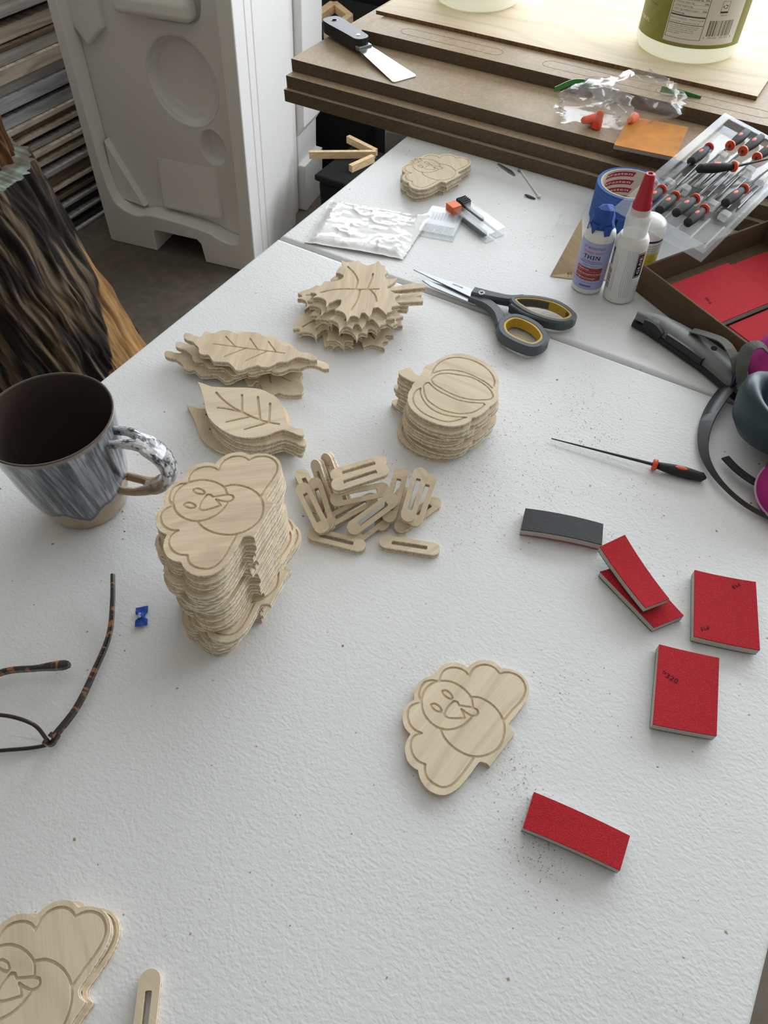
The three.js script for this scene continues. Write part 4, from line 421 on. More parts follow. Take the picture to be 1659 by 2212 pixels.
{ // glue bottle with red nozzle
  const t = thing('glue_bottle', 'white glue bottle with a tall red pointed cap', 'bottle', [-0.1405, TY + 0.0003, -0.7965]); t.rotation.z = 0.035;
  const r = 0.0188; part('body', lathe([[0.0001, 0], [r * 0.88, 0], [r, 0.0025], [r, 0.075], [r * 0.98, 0.078], [r * 0.86, 0.083], [r * 0.76, 0.0845], [0.0001, 0.0845]], 48), plastic, t); part('neck_sleeve', lathe([[0.0132, 0.0846], [0.0138, 0.087], [0.0140, 0.104], [0.0132, 0.108], [0.0112, 0.110], [0.0108, 0.116]], 40), phy({ color: 0xf3f4f1, roughness: 0.3, transmission: 0.35, thickness: 0, side: THREE.DoubleSide }), t);
  part('nozzle_cap', lathe([[0.0106, 0.1085], [0.0110, 0.110], [0.0104, 0.121], [0.0096, 0.122], [0.0055, 0.152], [0.0048, 0.1535], [0.0028, 0.1535], [0.0026, 0.152], [0.0001, 0.152]], 40), std({ color: 0xb3172c, roughness: 0.4 }), t, 'red pointed cap'); 
  const lt = canvasTex(900, 700, (g, w, h) => { g.fillStyle = '#dfe0de'; g.fillRect(0, 0, w, h); g.strokeStyle = '#aeb2b2'; g.lineWidth = 10; for (let i = 0; i < 6; i++) { g.beginPath(); g.moveTo(430 + i * 40, 0); g.bezierCurveTo(480 + i * 20, 200, 380 + i * 60, 420, 470 + i * 30, 700); g.stroke(); } g.fillStyle = '#161616'; g.fillRect(640, 40, 200, 360); g.strokeStyle = '#d8d8d8'; g.lineWidth = 8; g.strokeRect(656, 56, 168, 328); g.fillStyle = '#ececec'; g.save(); g.translate(740, 220); g.rotate(-Math.PI / 2); g.font = 'bold 92px serif'; g.textAlign = 'center'; g.fillText('GLUE', 0, 30); g.restore(); const r2 = rng(19); g.fillStyle = '#202020'; let y = 330; while (y < 620) { const b = 4 + Math.floor(r2() * 3) * 4; g.fillRect(60, y, 110, b); y += b + 4 + Math.floor(r2() * 3) * 4; } g.fillRect(60, 30, 60, 240); g.save(); g.translate(235, 640); g.rotate(-Math.PI / 2); g.font = '24px sans-serif'; g.fillText('COOL, DRY PLACE AWAY FROM HEAT. MADE IN USA', 0, 0); g.fillText('DISTRIBUTED BY MERCURY ADHESIVES INC.', 0, 34); g.restore(); g.save(); g.translate(105, 260); g.rotate(-Math.PI / 2); g.fillStyle = '#eee'; g.font = 'bold 40px sans-serif'; g.fillText('STRONG', 10, 0); g.restore(); });
  const lab = part('label', new THREE.CylinderGeometry(r + 0.0002, r + 0.0002, 0.062, 56, 1, true, -1.3, 2.8).translate(0, 0.041, 0), std({ map: lt, roughness: 0.35, side: THREE.DoubleSide }), t, 'silver and black label with a bar code'); lab.rotation.y = 0.12;
}
{ const t = thing('glue_bottle', 'round-shouldered white bottle with a yellow label behind the red-capped bottle', 'bottle', [-0.141, TY + 0.0003, -0.8660]), r = 0.0205; part('body', lathe([[0.0001, 0], [r * 0.9, 0], [r, 0.003], [r, 0.058], [r * 0.9, 0.066], [r * 0.6, 0.071], [0.0001, 0.072]], 44), plastic, t);
  const lt = canvasTex(512, 256, (g, w, h) => { g.fillStyle = '#d9c437'; g.fillRect(0, 0, w, h); g.fillStyle = '#e9e9e4'; g.fillRect(0, 0, w, 110); g.fillStyle = '#2c2b52'; g.fillRect(0, 0, w, 16); g.fillStyle = '#33332f'; g.font = '22px sans-serif'; for (let i = 0; i < 4; i++) g.fillText('CAUTION irritant see back panel for use', 20, 48 + i * 20); }); const l = part('label', new THREE.CylinderGeometry(r + 0.0002, r + 0.0002, 0.042, 48, 1, true, -1.7, 3.4).translate(0, 0.029, 0), std({ map: lt, roughness: 0.4, side: THREE.DoubleSide }), t, 'yellow and white label'); l.rotation.y = 0.5; }
{ // tape roll
  const t = thing('masking_tape', 'roll of blue masking tape standing against the brown boards', 'tape roll', [-0.2000, TY + 0.0003, -0.9740]); const R0 = 0.0445, R1 = 0.0398;
  const side = tex(64, 64, (u, v) => { const k = 1 + (hash(Math.floor(v * 64), 1, 3) - 0.5) * 0.25; return [52 * k, 96 * k, 170 * k]; }); part('tape_winding', lathe([[R1, 0.0004], [R0 - 0.0004, 0], [R0, 0.0006], [R0, 0.0474], [R0 - 0.0004, 0.048], [R1, 0.0476]], 72), std({ map: rep(side, 8, 4), roughness: 0.75 }), t, 'blue masking tape');
  part('core_edge', lathe([[R1, 0.0476], [R1 - 0.0002, 0.0481], [R1 - 0.0024, 0.0481], [R1 - 0.0026, 0.0476], [R1 - 0.0026, 0.0004], [R1, 0.0004]], 72), std({ color: 0xcbbf9f, roughness: 0.8 }), t);
  const ct = canvasTex(1024, 512, (g, w, h) => { g.fillStyle = '#e4e0d6'; g.fillRect(0, 0, w, h); for (let j = 0; j < 4; j++) for (let i = 0; i < 4; i++) { const x = 40 + i * 256 + (j % 2) * 0, y = 22 + j * 124; g.fillStyle = '#a93340'; g.beginPath(); g.moveTo(x + 10, y); g.lineTo(x + 200, y); g.lineTo(x + 185, y + 74); g.lineTo(x - 5, y + 74); g.fill(); g.fillStyle = '#f0e6e2'; g.font = 'bold 46px sans-serif'; g.fillText('XFasten', x + 6, y + 54); } }); ct.wrapS = THREE.RepeatWrapping; ct.repeat.x = -1;
  part('printed_core', new THREE.CylinderGeometry(R1 - 0.0027, R1 - 0.0027, 0.0468, 72, 1, true).translate(0, 0.0241, 0), std({ map: ct, roughness: 0.6, side: THREE.DoubleSide }), t, 'white cardboard core printed with red logos');
}
{ const g = new THREE.PlaneGeometry(0.034, 0.032, 16, 14).translate(0, 0.0165, 0); const p = g.getAttribute('position'); for (let i = 0; i < p.count; i++) { const x = p.getX(i), y = p.getY(i); p.setZ(i, 0.006 * Math.sin(x * 140) + 0.010 * (y / 0.032) + 0.006 * (noise3(x * 160 + 50, y * 160 + 50, 1, 5) - 0.5)); } g.computeVertexNormals(); solo('plastic_wrapper', g, phy({ color: 0xffffff, transmission: 0.88, thickness: 0, roughness: 0.18, ior: 1.45, side: THREE.DoubleSide }), 'small crinkled clear plastic wrapper standing beside the tape roll', 'wrapper', [-0.2580, TY + 0.0004, -0.9180], 1.05); }
{ // folded card scrap with bar code
  const cardT = tex(256, 256, (u, v) => { const k = 1 + (fbm(u, v, 6, 40, 3, 33) - 0.5) * 0.14; return [196 * k, 172 * k, 140 * k]; }), t = thing('card_scrap', 'torn piece of brown card with a bar code behind the bottle with the lavender label', 'card', [0, TY, 0]);
  const tri = (A, B, Cp, th) => { const n = new THREE.Vector3().crossVectors(V(...B).sub(V(...A)), V(...Cp).sub(V(...A))).normalize().multiplyScalar(th), P = [A, B, Cp].map((p) => V(...p)), Q = P.map((p) => p.clone().add(n)), pos = [], f = (...l) => l.forEach((p) => pos.push(p.x, p.y, p.z)); f(P[0], P[2], P[1]); f(...Q); for (let i = 0; i < 3; i++) { const j = (i + 1) % 3; f(P[i], P[j], Q[i]); f(Q[i], P[j], Q[j]); } const g = new THREE.BufferGeometry(); g.setAttribute('position', new THREE.Float32BufferAttribute(pos, 3)); g.setAttribute('uv', new THREE.Float32BufferAttribute(pos.flatMap((_, i) => i % 3 === 0 ? [pos[i] * 8, pos[i + 2] * 8] : []), 2)); g.computeVertexNormals(); return g; };
  const cm = std({ map: cardT, roughness: 0.9, side: THREE.DoubleSide }); part('standing_flap', tri([-0.2290, 0.001, -0.7910], [-0.1985, 0.001, -0.8240], [-0.2262, 0.0440, -0.8660], 0.0006), cm, t); part('flat_flap', slab([{ outer: [[-0.2290, -0.7905], [-0.205, -0.7985], [-0.150, -0.828], [-0.165, -0.872], [-0.1985, -0.824]] }], 0.0004, 0.0010), [cm, cm], t);
  const bt = canvasTex(256, 160, (g, w, h) => { g.fillStyle = '#cbb38f'; g.fillRect(0, 0, w, h); g.fillStyle = '#2a241c'; const r = rng(3); let x = 8; while (x < 245) { const b = 2 + Math.floor(r() * 3) * 2; g.fillRect(x, 8, b, 105); x += b + 2 + Math.floor(r() * 3) * 2; } g.font = '30px monospace'; g.fillText('8 6235 9017', 14, 146); }); const b = part('bar_code', new THREE.PlaneGeometry(0.026, 0.018).rotateX(-Math.PI / 2), std({ map: bt, roughness: 0.9 }), t); b.position.set(-0.2010, 0.0013, -0.8120); b.rotation.y = 0.35;
}
const E1 = [0.868, 0.497], E2 = [0.497, -0.868], BO = [-0.1263, -0.8182];       // the cardboard box: near corner and its two directions
const bx = (a, b) => [BO[0] + E1[0] * a + E2[0] * b, BO[1] + E1[1] * a + E2[1] * b], boxTurn = Math.atan2(-E1[1], E1[0]);
{
  const cardM = std({ map: tex(256, 256, (u, v) => { const k = 1 + (fbm(u, v, 4, 60, 3, 35) - 0.5) * 0.16 + (fbm(u, v, 8, 8, 3, 36) - 0.5) * 0.1; return [100 * k, 80 * k, 60 * k]; }), roughness: 0.9 }), c = bx(0.095, 0.11), t = thing('cardboard_box', 'low open cardboard box holding red sanding pads', 'box', [c[0], TY + 0.0003, c[1]], boxTurn), W = 0.19, D = 0.22, h = 0.036, k = 0.003;
  part('bottom', box(W - 0.001, 0.003, D - 0.001, 0, 0.0015, 0), cardM, t); const wob = (g, s) => boxUV(wobble(toCreasedNormals(g, 0.5), 0.0008, 40, s), 5);
  part('side_wall', boxUV(rbox(W, h, k, 0.001, 0, h / 2, D / 2 - k / 2), 5), cardM, t); part('side_wall', boxUV(rbox(W, h + 0.012, k, 0.001, 0, h / 2 + 0.006, -D / 2 + k / 2), 5), cardM, t); part('side_wall', boxUV(rbox(k, h, D - 2 * k, 0.001, -W / 2 + k / 2, h / 2, 0), 5), cardM, t); part('side_wall', boxUV(rbox(k, h, D - 2 * k, 0.001, W / 2 - k / 2, h / 2, 0), 5), cardM, t);
  const fl = part('raised_flap', boxUV(box(0.09, 0.075, k, 0, 0.0375, 0), 5), cardM, t); fl.position.set(0.035, h, -0.030); fl.rotation.set(0, 1.45, 0); fl.position.set(0.080, 0.004, -0.045);
}
function pad(name, label, corners, h, th, faceUp, group, bow = 0, mark) {           // sanding pad: felt face, foam, grit; corners [[x, z] x 4]
  const c = corners.reduce((a, p) => [a[0] + p[0] / 4, a[1] + p[1] / 4], [0, 0]), u = [corners[1][0] - corners[0][0], corners[1][1] - corners[0][1]], turn = Math.atan2(-u[1], u[0]), t = thing(name, label, 'sanding pad', [c[0], TY + h, c[1]], turn, group), co = Math.cos(turn), si = Math.sin(turn);
  const L = corners.map((p) => { const x = p[0] - c[0], z = p[1] - c[1]; return [co * x - si * z, si * x + co * z]; }), dense = []; for (let i = 0; i < 4; i++) for (let k = 0; k < 10; k++) { const a = L[i], b = L[(i + 1) % 4], q = k / 10; dense.push([lerp(a[0], b[0], q) + (k ? (hash(i * 10 + k, 3, Math.round(c[0] * 1e4)) - 0.5) * 0.0006 : 0), lerp(a[1], b[1], q) + (k ? (hash(i * 10 + k, 5, Math.round(c[1] * 1e4)) - 0.5) * 0.0006 : 0)]); }
  const half = Math.hypot(...u) / 2, bend = (g) => { const p = g.getAttribute('position'); for (let i = 0; i < p.count; i++) { const s = p.getX(i) / half; p.setY(i, p.getY(i) + bow * (bow > 0 ? s * s : 1 - s * s) * Math.sign(bow)); } return g; };
  // cut the faces into strips so that they can bow
  const lay = (y0, y1) => { const n = 12, pos = []; const X0 = Math.min(...L.map((p) => p[0])), lo = (q) => [lerp(L[0][0], L[1][0], q), lerp(L[0][1], L[1][1], q)], hi = (q) => [lerp(L[3][0], L[2][0], q), lerp(L[3][1], L[2][1], q)], uv = []; const quad = (a, b, cc, d) => { for (const p of [a, b, cc, a, cc, d]) { pos.push(...p); uv.push(p[0] + p[1], p[2]); } }; for (let i = 0; i < n; i++) { const a = lo(i / n), b = lo((i + 1) / n), d = hi(i / n), e = hi((i + 1) / n); quad([d[0], y1, d[1]], [e[0], y1, e[1]], [b[0], y1, b[1]], [a[0], y1, a[1]]); quad([a[0], y0, a[1]], [b[0], y0, b[1]], [e[0], y0, e[1]], [d[0], y0, d[1]]); quad([a[0], y1, a[1]], [b[0], y1, b[1]], [b[0], y0, b[1]], [a[0], y0, a[1]]); quad([d[0], y0, d[1]], [e[0], y0, e[1]], [e[0], y1, e[1]], [d[0], y1, d[1]]); } for (const [p, q] of [[L[0], L[3]], [L[2], L[1]]]) quad([p[0], y0, p[1]], [q[0], y0, q[1]], [q[0], y1, q[1]], [p[0], y1, p[1]]); const g = new THREE.BufferGeometry(); g.setAttribute('position', new THREE.Float32BufferAttribute(pos, 3)); g.setAttribute('uv', new THREE.Float32BufferAttribute(uv, 2)); bend(g); g.computeVertexNormals(); return g; };
  const [lower, upper] = faceUp === 'felt' ? [M.grit, M.felt] : [M.felt, M.grit], y0 = bow < 0 ? -bow * 0 : 0;
  part(faceUp === 'felt' ? 'grit_face' : 'felt_face', lay(0.0003, 0.0012), lower, t); part('foam_core', lay(0.0012, th - 0.0012), M.foamPad, t); part(faceUp === 'felt' ? 'felt_face' : 'grit_face', lay(th - 0.0012, th), upper, t);
  for (const [s, x, z, r, sz] of mark || []) { const mt = canvasTex(192, 64, (g) => { g.clearRect(0, 0, 192, 64); g.fillStyle = '#2c0d10'; g.font = 'bold 50px monospace'; g.textAlign = 'center'; g.fillText(s, 96, 49); }); const m = part('print', new THREE.PlaneGeometry(sz, sz / 3).rotateX(-Math.PI / 2), std({ map: mt, roughness: 0.98, transparent: true }), t); m.position.set(x, th + 0.00025 + Math.abs(bow) * (bow > 0 ? Math.pow(x / half, 2) : -(1 - Math.pow(x / half, 2))), z); m.rotation.y = r; }
  return t;
}
pad('sanding_pad', 'narrow sanding pad lying with its black grit side up', [[-0.0916, -0.3974], [-0.0214, -0.4201], [-0.0288, -0.4431], [-0.0982, -0.4223]], 0.0005, 0.0088, 'grit', 'sanding pads', -0.0025);
pad('sanding_pad', 'narrow red sanding pad lying lower in the crossed pair', [[-0.0125, -0.3925], [0.0463, -0.3632], [0.0640, -0.3873], [0.0100, -0.4180]], 0.0005, 0.0080, 'felt', 'sanding pads');
pad('sanding_pad', 'narrow red sanding pad lying across the top of another', [[-0.0219, -0.4091], [0.0331, -0.3700], [0.0474, -0.3886], [-0.0073, -0.4328]], 0.0095, 0.0080, 'felt', 'sanding pads', 0.0022);
pad('sanding_pad', 'square red sanding pad with small print at two edges', [[0.0766, -0.3709], [0.1265, -0.3865], [0.1075, -0.4512], [0.0583, -0.4358]], 0.0005, 0.0092, 'felt', 'sanding pads', 0.0012, [['P18', 0.010, -0.026, -2.4, 0.018], ['P18', -0.018, 0.024, -2.6, 0.018]]);
pad('sanding_pad', 'square red sanding pad printed P320', [[0.0718, -0.2806], [0.1160, -0.2970], [0.1000, -0.3622], [0.0546, -0.3491]], 0.0005, 0.0092, 'felt', 'sanding pads', 0.0008, [['P320', -0.0125, -0.0080, -0.45, 0.022]]);
pad('sanding_pad', 'narrow red sanding pad lying apart near the lone turkey', [[0.0180, -0.1614], [0.0857, -0.1705], [0.0841, -0.1953], [0.0147, -0.1878]], 0.0005, 0.0088, 'felt', 'sanding pads', -0.0022);
{ const q = (a0, a1, b0, b1) => [bx(a0, b0), bx(a1, b0), bx(a1, b1), bx(a0, b1)];
  pad('sanding_pad', 'large red sanding pad in the cardboard box, printed P180', q(0.028, 0.112, 0.014, 0.122), 0.0085, 0.009, 'felt', 'pads in the box', 0, [['P180', 0.004, 0.024, 2.9, 0.020]]); pad('sanding_pad', 'large red sanding pad deepest in the cardboard box', q(0.118, 0.180, 0.035, 0.145), 0.0045, 0.009, 'felt', 'pads in the box'); pad('sanding_pad', 'large red sanding pad nearest the respirator in the cardboard box', q(0.118, 0.182, 0.006, 0.031), 0.0045, 0.009, 'felt', 'pads in the box'); pad('sanding_pad', 'large red sanding pad under the clear file tray in the box', q(0.030, 0.110, 0.128, 0.204), 0.0045, 0.009, 'felt', 'pads in the box'); }
{ // clear tray with needle files
  const A = [-0.18815, 0.07400, -0.85141], B = [-0.06862, 0.05400, -0.81674], D = [-0.14230, 0.09400, -1.13945], t = thing('file_tray', 'clear plastic tray of needle files tilted across the cardboard box', 'tray', [A[0], TY + A[1], A[2]]); t.quaternion.copy(frame(A, B, D));
  const W = 0.1261, L = 0.2924, film = phy({ color: 0xfafcfd, transmission: 0.94, thickness: 0, specularIntensity: 0.6, roughness: 0.14, ior: 1.45, side: THREE.DoubleSide });
  // tray in its own axes: x across 0..W, z from 0 (near end) to -L, y up; a well 14 mm deep with a flange
  const out = [[0, 0], [W, 0], [W, -L], [0, -L]], inn = [[0.010, -0.030], [W - 0.008, -0.030], [W - 0.008, -L + 0.008], [0.010, -L + 0.008]];
  part('flange', slab([{ outer: out, holes: [inn] }], 0, 0.0006), [film, film], t); part('well', merge(slab([{ outer: inn }], -0.0108, -0.0103), slab([{ outer: inn, holes: [[[0.011, -0.031], [W - 0.009, -0.031], [W - 0.009, -L + 0.009], [0.011, -L + 0.009]]] }], -0.0103, 0)), film, t);
  const rib = (x, z) => rbox(0.013, 0.009, 0.015, 0.003, x, -0.0055, z); for (const z of [-0.105, -0.205]) for (let i = 0; i < 5; i++) part('moulded_rib', rib(0.022 + i * 0.0205, z - (i % 2) * 0.006), M.frost, t);
  for (let i = 0; i < 9; i++) part('bare_file', rod([0.030 + i * 0.0098, -0.008, -0.115 - (i % 3) * 0.01], [0.027 + i * 0.0102, -0.007, -0.196 - (i % 2) * 0.02], 0.0011, 0.0006, 6), M.steel, t);
  for (let i = 0; i < 5; i++) part('moulded_ridge', rbox(0.003, 0.005, 0.05, 0.0014, 0.032 + i * 0.0205, -0.0075, -0.062), M.frost, t);
  t.updateMatrixWorld(true); const w = (x, y, z) => t.localToWorld(V(x, y, z)).toArray();
  const F = [[0.020, -0.190, 0.022, -0.088, 0.022, -0.043, 0, 'needle file in the tray, handle nearest the blue-wrapped bottle'], [0.041, -0.190, 0.041, -0.090, 0.041, -0.045, 0, 'needle file in the tray, second handle of the front row'], [0.067, -0.190, 0.064, -0.096, 0.060, -0.048, 0.006, 'needle file in the tray resting slantwise on its neighbours'], [0.078, -0.190, 0.080, -0.096, 0.078, -0.052, 0, 'needle file in the tray beside the slantwise one'], [0.020, -0.080, 0.022, -0.212, 0.020, -0.160, 0.001, 'needle file in the tray, lone handle along the board side'], [0.120, -0.290, 0.070, -0.186, 0.036, -0.142, 0.010, 'needle file lying loose across the top of the tray'], [0.105, -0.270, 0.098, -0.165, 0.094, -0.115, 0.004, 'needle file in the tray beyond the loose crossing one'], [0.036, -0.110, 0.040, -0.235, 0.042, -0.285, 0.001, 'needle file in the tray, first handle of the far row'], [0.054, -0.110, 0.058, -0.238, 0.062, -0.290, 0.001, 'needle file in the tray, second handle of the far row'], [0.074, -0.110, 0.078, -0.240, 0.084, -0.292, 0.001, 'needle file in the tray, third handle of the far row']];
  for (const [ax, az, b0, bz, cx2, cz, y, l] of F) { const f = thing('needle_file', l, 'file', [0, 0, 0], 0, 'needle files in the tray'); needleFile(f, w(ax, y - 0.004, az), w(b0, y - 0.004, bz), w(cx2, y - 0.004, cz), 1.15); }
}

// ---------------------------------------------------------------- mug, glasses, tape scrap
{
  const t = thing('coffee_mug', 'stoneware mug with a streaked blue-grey glaze and brown inside', 'mug', [-0.463, TY + 0.0003, -0.2195], 0.42);
  const glaze = tex(1024, 512, (u, v) => { // v: 0 foot, 1 rim
    const edge = 0.27 + 0.34 * (fbm(u, 0.3, 6, 1, 3, 5) - 0.5) + 0.055 * Math.sin(u * 25.13 + 2.2) + 0.03 * Math.sin(u * 56.5) + 0.05 * (fbm(u, 0.7, 60, 1, 2, 6) - 0.5), st = fbm(u + v * 0.03, v, 170, 3, 3, 7), st2 = fbm(u + v * 0.03, v, 48, 2, 3, 8), cl = fbm(u, v, 7, 3, 4, 9), crack = 0;
    if (v < edge) { const k = 1 + (cl - 0.5) * 0.4 + (st - 0.5) * 0.15; return [158 * k, 134 * k, 106 * k]; }
    const dark = clamp(0.12 + smooth(0.36, 0.66, st) * 0.55 + smooth(0.4, 0.7, st2) * 0.45 - smooth(0.45, 0.7, cl) * 0.45, 0, 1), rim = smooth(0.94, 0.985, v + 0.02 * (st - 0.5)), low = Math.exp(-Math.pow((v - edge) / 0.04, 2)) * 0.85;
    const c = [lerp(168, 40, dark), lerp(172, 47, dark), lerp(180, 60, dark)]; return [lerp(lerp(c[0], 38, low), 128, rim), lerp(lerp(c[1], 36, low), 112, rim), lerp(lerp(c[2], 48, low), 96, rim)];
  });
  const outer = [[0.030, 0.0], [0.0345, 0.0006], [0.0365, 0.003], [0.0395, 0.012], [0.0432, 0.025], [0.0468, 0.042], [0.0492, 0.060], [0.0512, 0.080], [0.0532, 0.098], [0.0552, 0.110], [0.0556, 0.1122]];
  const og = lathe(outer, 96); { const p = og.getAttribute('position'), uv = og.getAttribute('uv'); for (let i = 0; i < p.count; i++) uv.setY(i, p.getY(i) / 0.1125); }
  part('body', og, phy({ map: glaze, roughness: 0.22, clearcoat: 0.6, clearcoatRoughness: 0.12 }), t, 'blue-grey streaked glaze over a tan foot');
  part('inside', lathe([[0.0556, 0.1122], [0.0550, 0.1130], [0.0538, 0.1130], [0.0530, 0.1118], [0.0510, 0.098], [0.0488, 0.080], [0.0465, 0.055], [0.0435, 0.030], [0.0395, 0.014], [0.033, 0.008], [0.0001, 0.007]], 96), phy({ color: 0x483e39, roughness: 0.3, clearcoat: 0.4 }), t, 'brown glazed inside');
  part('underside', lathe([[0.0001, 0.001], [0.028, 0.001], [0.030, 0.0]], 48), std({ color: 0x8b7355, roughness: 0.9 }), t);
  // handle: two prongs at each end join into one band
  const hg = tex(512, 256, (u, v) => { const cl = fbm(u, v, 7, 5, 4, 15), crack = Math.pow(1 - Math.abs(2 * fbm(u, v, 9, 6, 4, 17) - 1), 10), dark = clamp(smooth(0.55, 0.82, fbm(u, v, 44, 26, 4, 18)) * 0.9 + crack * 0.8, 0, 1), up = 1 - smooth(0.42, 0.56, u + (cl - 0.5) * 0.2); const a = [lerp(206, 40, dark), lerp(206, 46, dark), lerp(206, 58, dark)], b = [146 * (0.8 + cl * 0.4), 124 * (0.8 + cl * 0.4), 98 * (0.8 + cl * 0.4)]; return [lerp(b[0], a[0], up), lerp(b[1], a[1], up), lerp(b[2], a[2], up)]; });
  const hm = phy({ map: hg, roughness: 0.22, clearcoat: 0.6, clearcoatRoughness: 0.12 }), hs = (g) => { const uv = g.getAttribute('uv'); for (let i = 0; i < uv.count; i++) { uv.setX(i, uv.getX(i) / 0.16); uv.setY(i, uv.getY(i) * 16); } return g; };
  const arc = [[0.0500, 0.0935, 0], [0.0640, 0.0955, 0], [0.0780, 0.0905, 0], [0.0905, 0.0760, 0], [0.0935, 0.0590, 0], [0.0870, 0.0430, 0], [0.0720, 0.0330, 0], [0.0575, 0.0310, 0], [0.0430, 0.0325, 0]];
  const off = (s, k) => arc.map((p, i) => [p[0], p[1], s * (i === 0 || i === 8 ? 0.0088 : i === 1 || i === 7 ? 0.0072 : i === 2 || i === 6 ? 0.0036 : 0.0032)]);
  const band = (s) => hs(sweep(off(s), oval(0.0050, 0.0046, 14), 60, V(0, 0, 1), (q) => { const e = Math.min(q, 1 - q); return [lerp(0.86, 1.05, smooth(0.05, 0.25, e)), lerp(0.85, 1.5, smooth(0.1, 0.3, e))]; }));
  const mid = hs(sweep([[0.0720, 0.0940, 0], ...arc.slice(2, 7), [0.0660, 0.0315, 0]], oval(0.0064, 0.0114, 18), 50, V(0, 0, 1), (q) => [lerp(0.8, 1, smooth(0, 0.2, Math.min(q, 1 - q))), lerp(0.72, 1, smooth(0, 0.15, Math.min(q, 1 - q)))]));
  { const q = mid.getAttribute('uv'); for (let i = 0; i < q.count; i++) q.setX(i, q.getX(i) + 0.15); }
  part('handle', merge(band(1), band(-1), mid), hm, t, 'loop handle split in two where it meets the mug');
}
{ // glasses
  const tort = tex(256, 64, (u, v) => { const n = fbm(u, v, 34, 4, 3, 23), m = smooth(0.56, 0.64, n); return [lerp(26, 150, m), lerp(18, 88, m), lerp(15, 40, m)]; }), tm = phy({ map: rep(tort, 9, 40), roughness: 0.25, clearcoat: 0.5 });
  const t = thing('eyeglasses', 'tortoiseshell eyeglasses lying with the arms open', 'glasses', [0, TY, 0]);
  part('temple_arm', sweep([[-0.3120, 0.0080, -0.0350], [-0.3145, 0.0080, -0.0615], [-0.3252, 0.0080, -0.0916], [-0.3382, 0.0085, -0.1215], [-0.3558, 0.0118, -0.1448], [-0.3715, 0.0172, -0.1635]], rect(0.0015, 0.0027, 0.0008), 50, V(0, 1, 0), (s) => [1.4 - 0.35 * s, 1.15 - 0.2 * s]), tm, t);
  part('temple_arm', sweep([[-0.4170, 0.0080, 0.0340], [-0.4010, 0.0080, -0.0050], [-0.3890, 0.0080, -0.0500], [-0.3650, 0.0100, -0.0690], [-0.3440, 0.0120, -0.0845]], rect(0.0017, 0.0028, 0.0009), 50, V(0, 1, 0), (s) => [1.2 + 0.9 * smooth(0.82, 0.95, s) - 0.9 * smooth(0.97, 1, s), 1.1]), tm, t);
  const rim = (k) => [[-0.3140, 0.0045, -0.0305], [-0.3135, 0.0150, -0.0325], [-0.3205, 0.0280, -0.0340], [-0.3460, 0.0310, -0.0254], [-0.3600, 0.0270, -0.0130], [-0.3640, 0.0150, -0.0020], [-0.3560, 0.0050, 0.0000], [-0.3360, 0.0035, -0.0125]].map((p) => [p[0] - 0.0605 * k, p[1], p[2] + 0.037 * k]);
  for (const k of [0, 1]) { const R = rim(k); part('rim', tube(R, 0.0015, 80, 8, true), std({ color: 0x2e2019, roughness: 0.3 }), t); const cv = curve(R, true).getPoints(48), c = cv.reduce((a, p) => a.addScaledVector(p, 1 / cv.length), V(0, 0, 0)), pos = []; for (let i = 0; i < cv.length - 1; i++) for (const p of [c, cv[i], cv[i + 1]]) pos.push(p.x, p.y, p.z); const g = new THREE.BufferGeometry(); g.setAttribute('position', new THREE.Float32BufferAttribute(pos, 3)); g.setAttribute('uv', new THREE.Float32BufferAttribute(new Float32Array(pos.length / 3 * 2), 2)); g.computeVertexNormals(); part('lens', g, phy({ color: 0xffffff, transmission: 1, thickness: 0, roughness: 0.02, ior: 1.5, side: THREE.DoubleSide }), t, 'clear lens'); }
  part('end_piece', sweep([[-0.3160, 0.0060, -0.0300], [-0.3105, 0.0070, -0.0320], [-0.3112, 0.0080, -0.0400]], rect(0.0018, 0.0028, 0.0008), 14), tm, t); part('hinge', rbox(0.003, 0.004, 0.004, 0.001, -0.3150, 0.0080, -0.0368), std({ color: 0x4a4440, metalness: 0.7, roughness: 0.4 }), t); part('bridge', tube([[-0.364, 0.016, -0.002], [-0.369, 0.021, 0.001], [-0.375, 0.016, 0.005]], 0.0018, 16, 8), tm, t); part('end_piece', sweep([[-0.422, 0.006, 0.034], [-0.4195, 0.007, 0.038], [-0.416, 0.008, 0.031]], rect(0.0022, 0.0032, 0.001), 14), tm, t);
}
{ const t = thing('tape_scrap', 'scrap of blue masking tape pinched in the middle', 'tape scrap', [-0.3308, TY + 0.0004, -0.1498], -0.86); const g = new THREE.PlaneGeometry(0.019, 0.0105, 22, 10).rotateX(-Math.PI / 2); const p = g.getAttribute('position'); for (let i = 0; i < p.count; i++) { const x = p.getX(i) / 0.0095, z = p.getZ(i); const pinch = lerp(0.45, 1, smooth(0.0, 0.4, Math.abs(x))); p.setXYZ(i, p.getX(i), 0.0008 + 0.0042 * Math.exp(-x * x * 14) * (1 - Math.abs(z) / 0.006) + 0.001 * (1 - smooth(0.4, 1, 1 - Math.abs(x))) + 0.0008 * noise3(x * 4 + 9, z * 600 + 9, 1, 3), z * pinch); } g.computeVertexNormals(); part('tape_strip', g, std({ color: 0x214aa6, roughness: 0.75, side: THREE.DoubleSide }), t); part('torn_edge', wobble(new THREE.SphereGeometry(0.0022, 10, 8).scale(1.2, 0.3, 0.8).translate(0, 0.0046, 0.001), 0.0008, 500, 2), std({ color: 0x9fb0d8, roughness: 0.9 }), t, 'whitish torn tape edge'); }

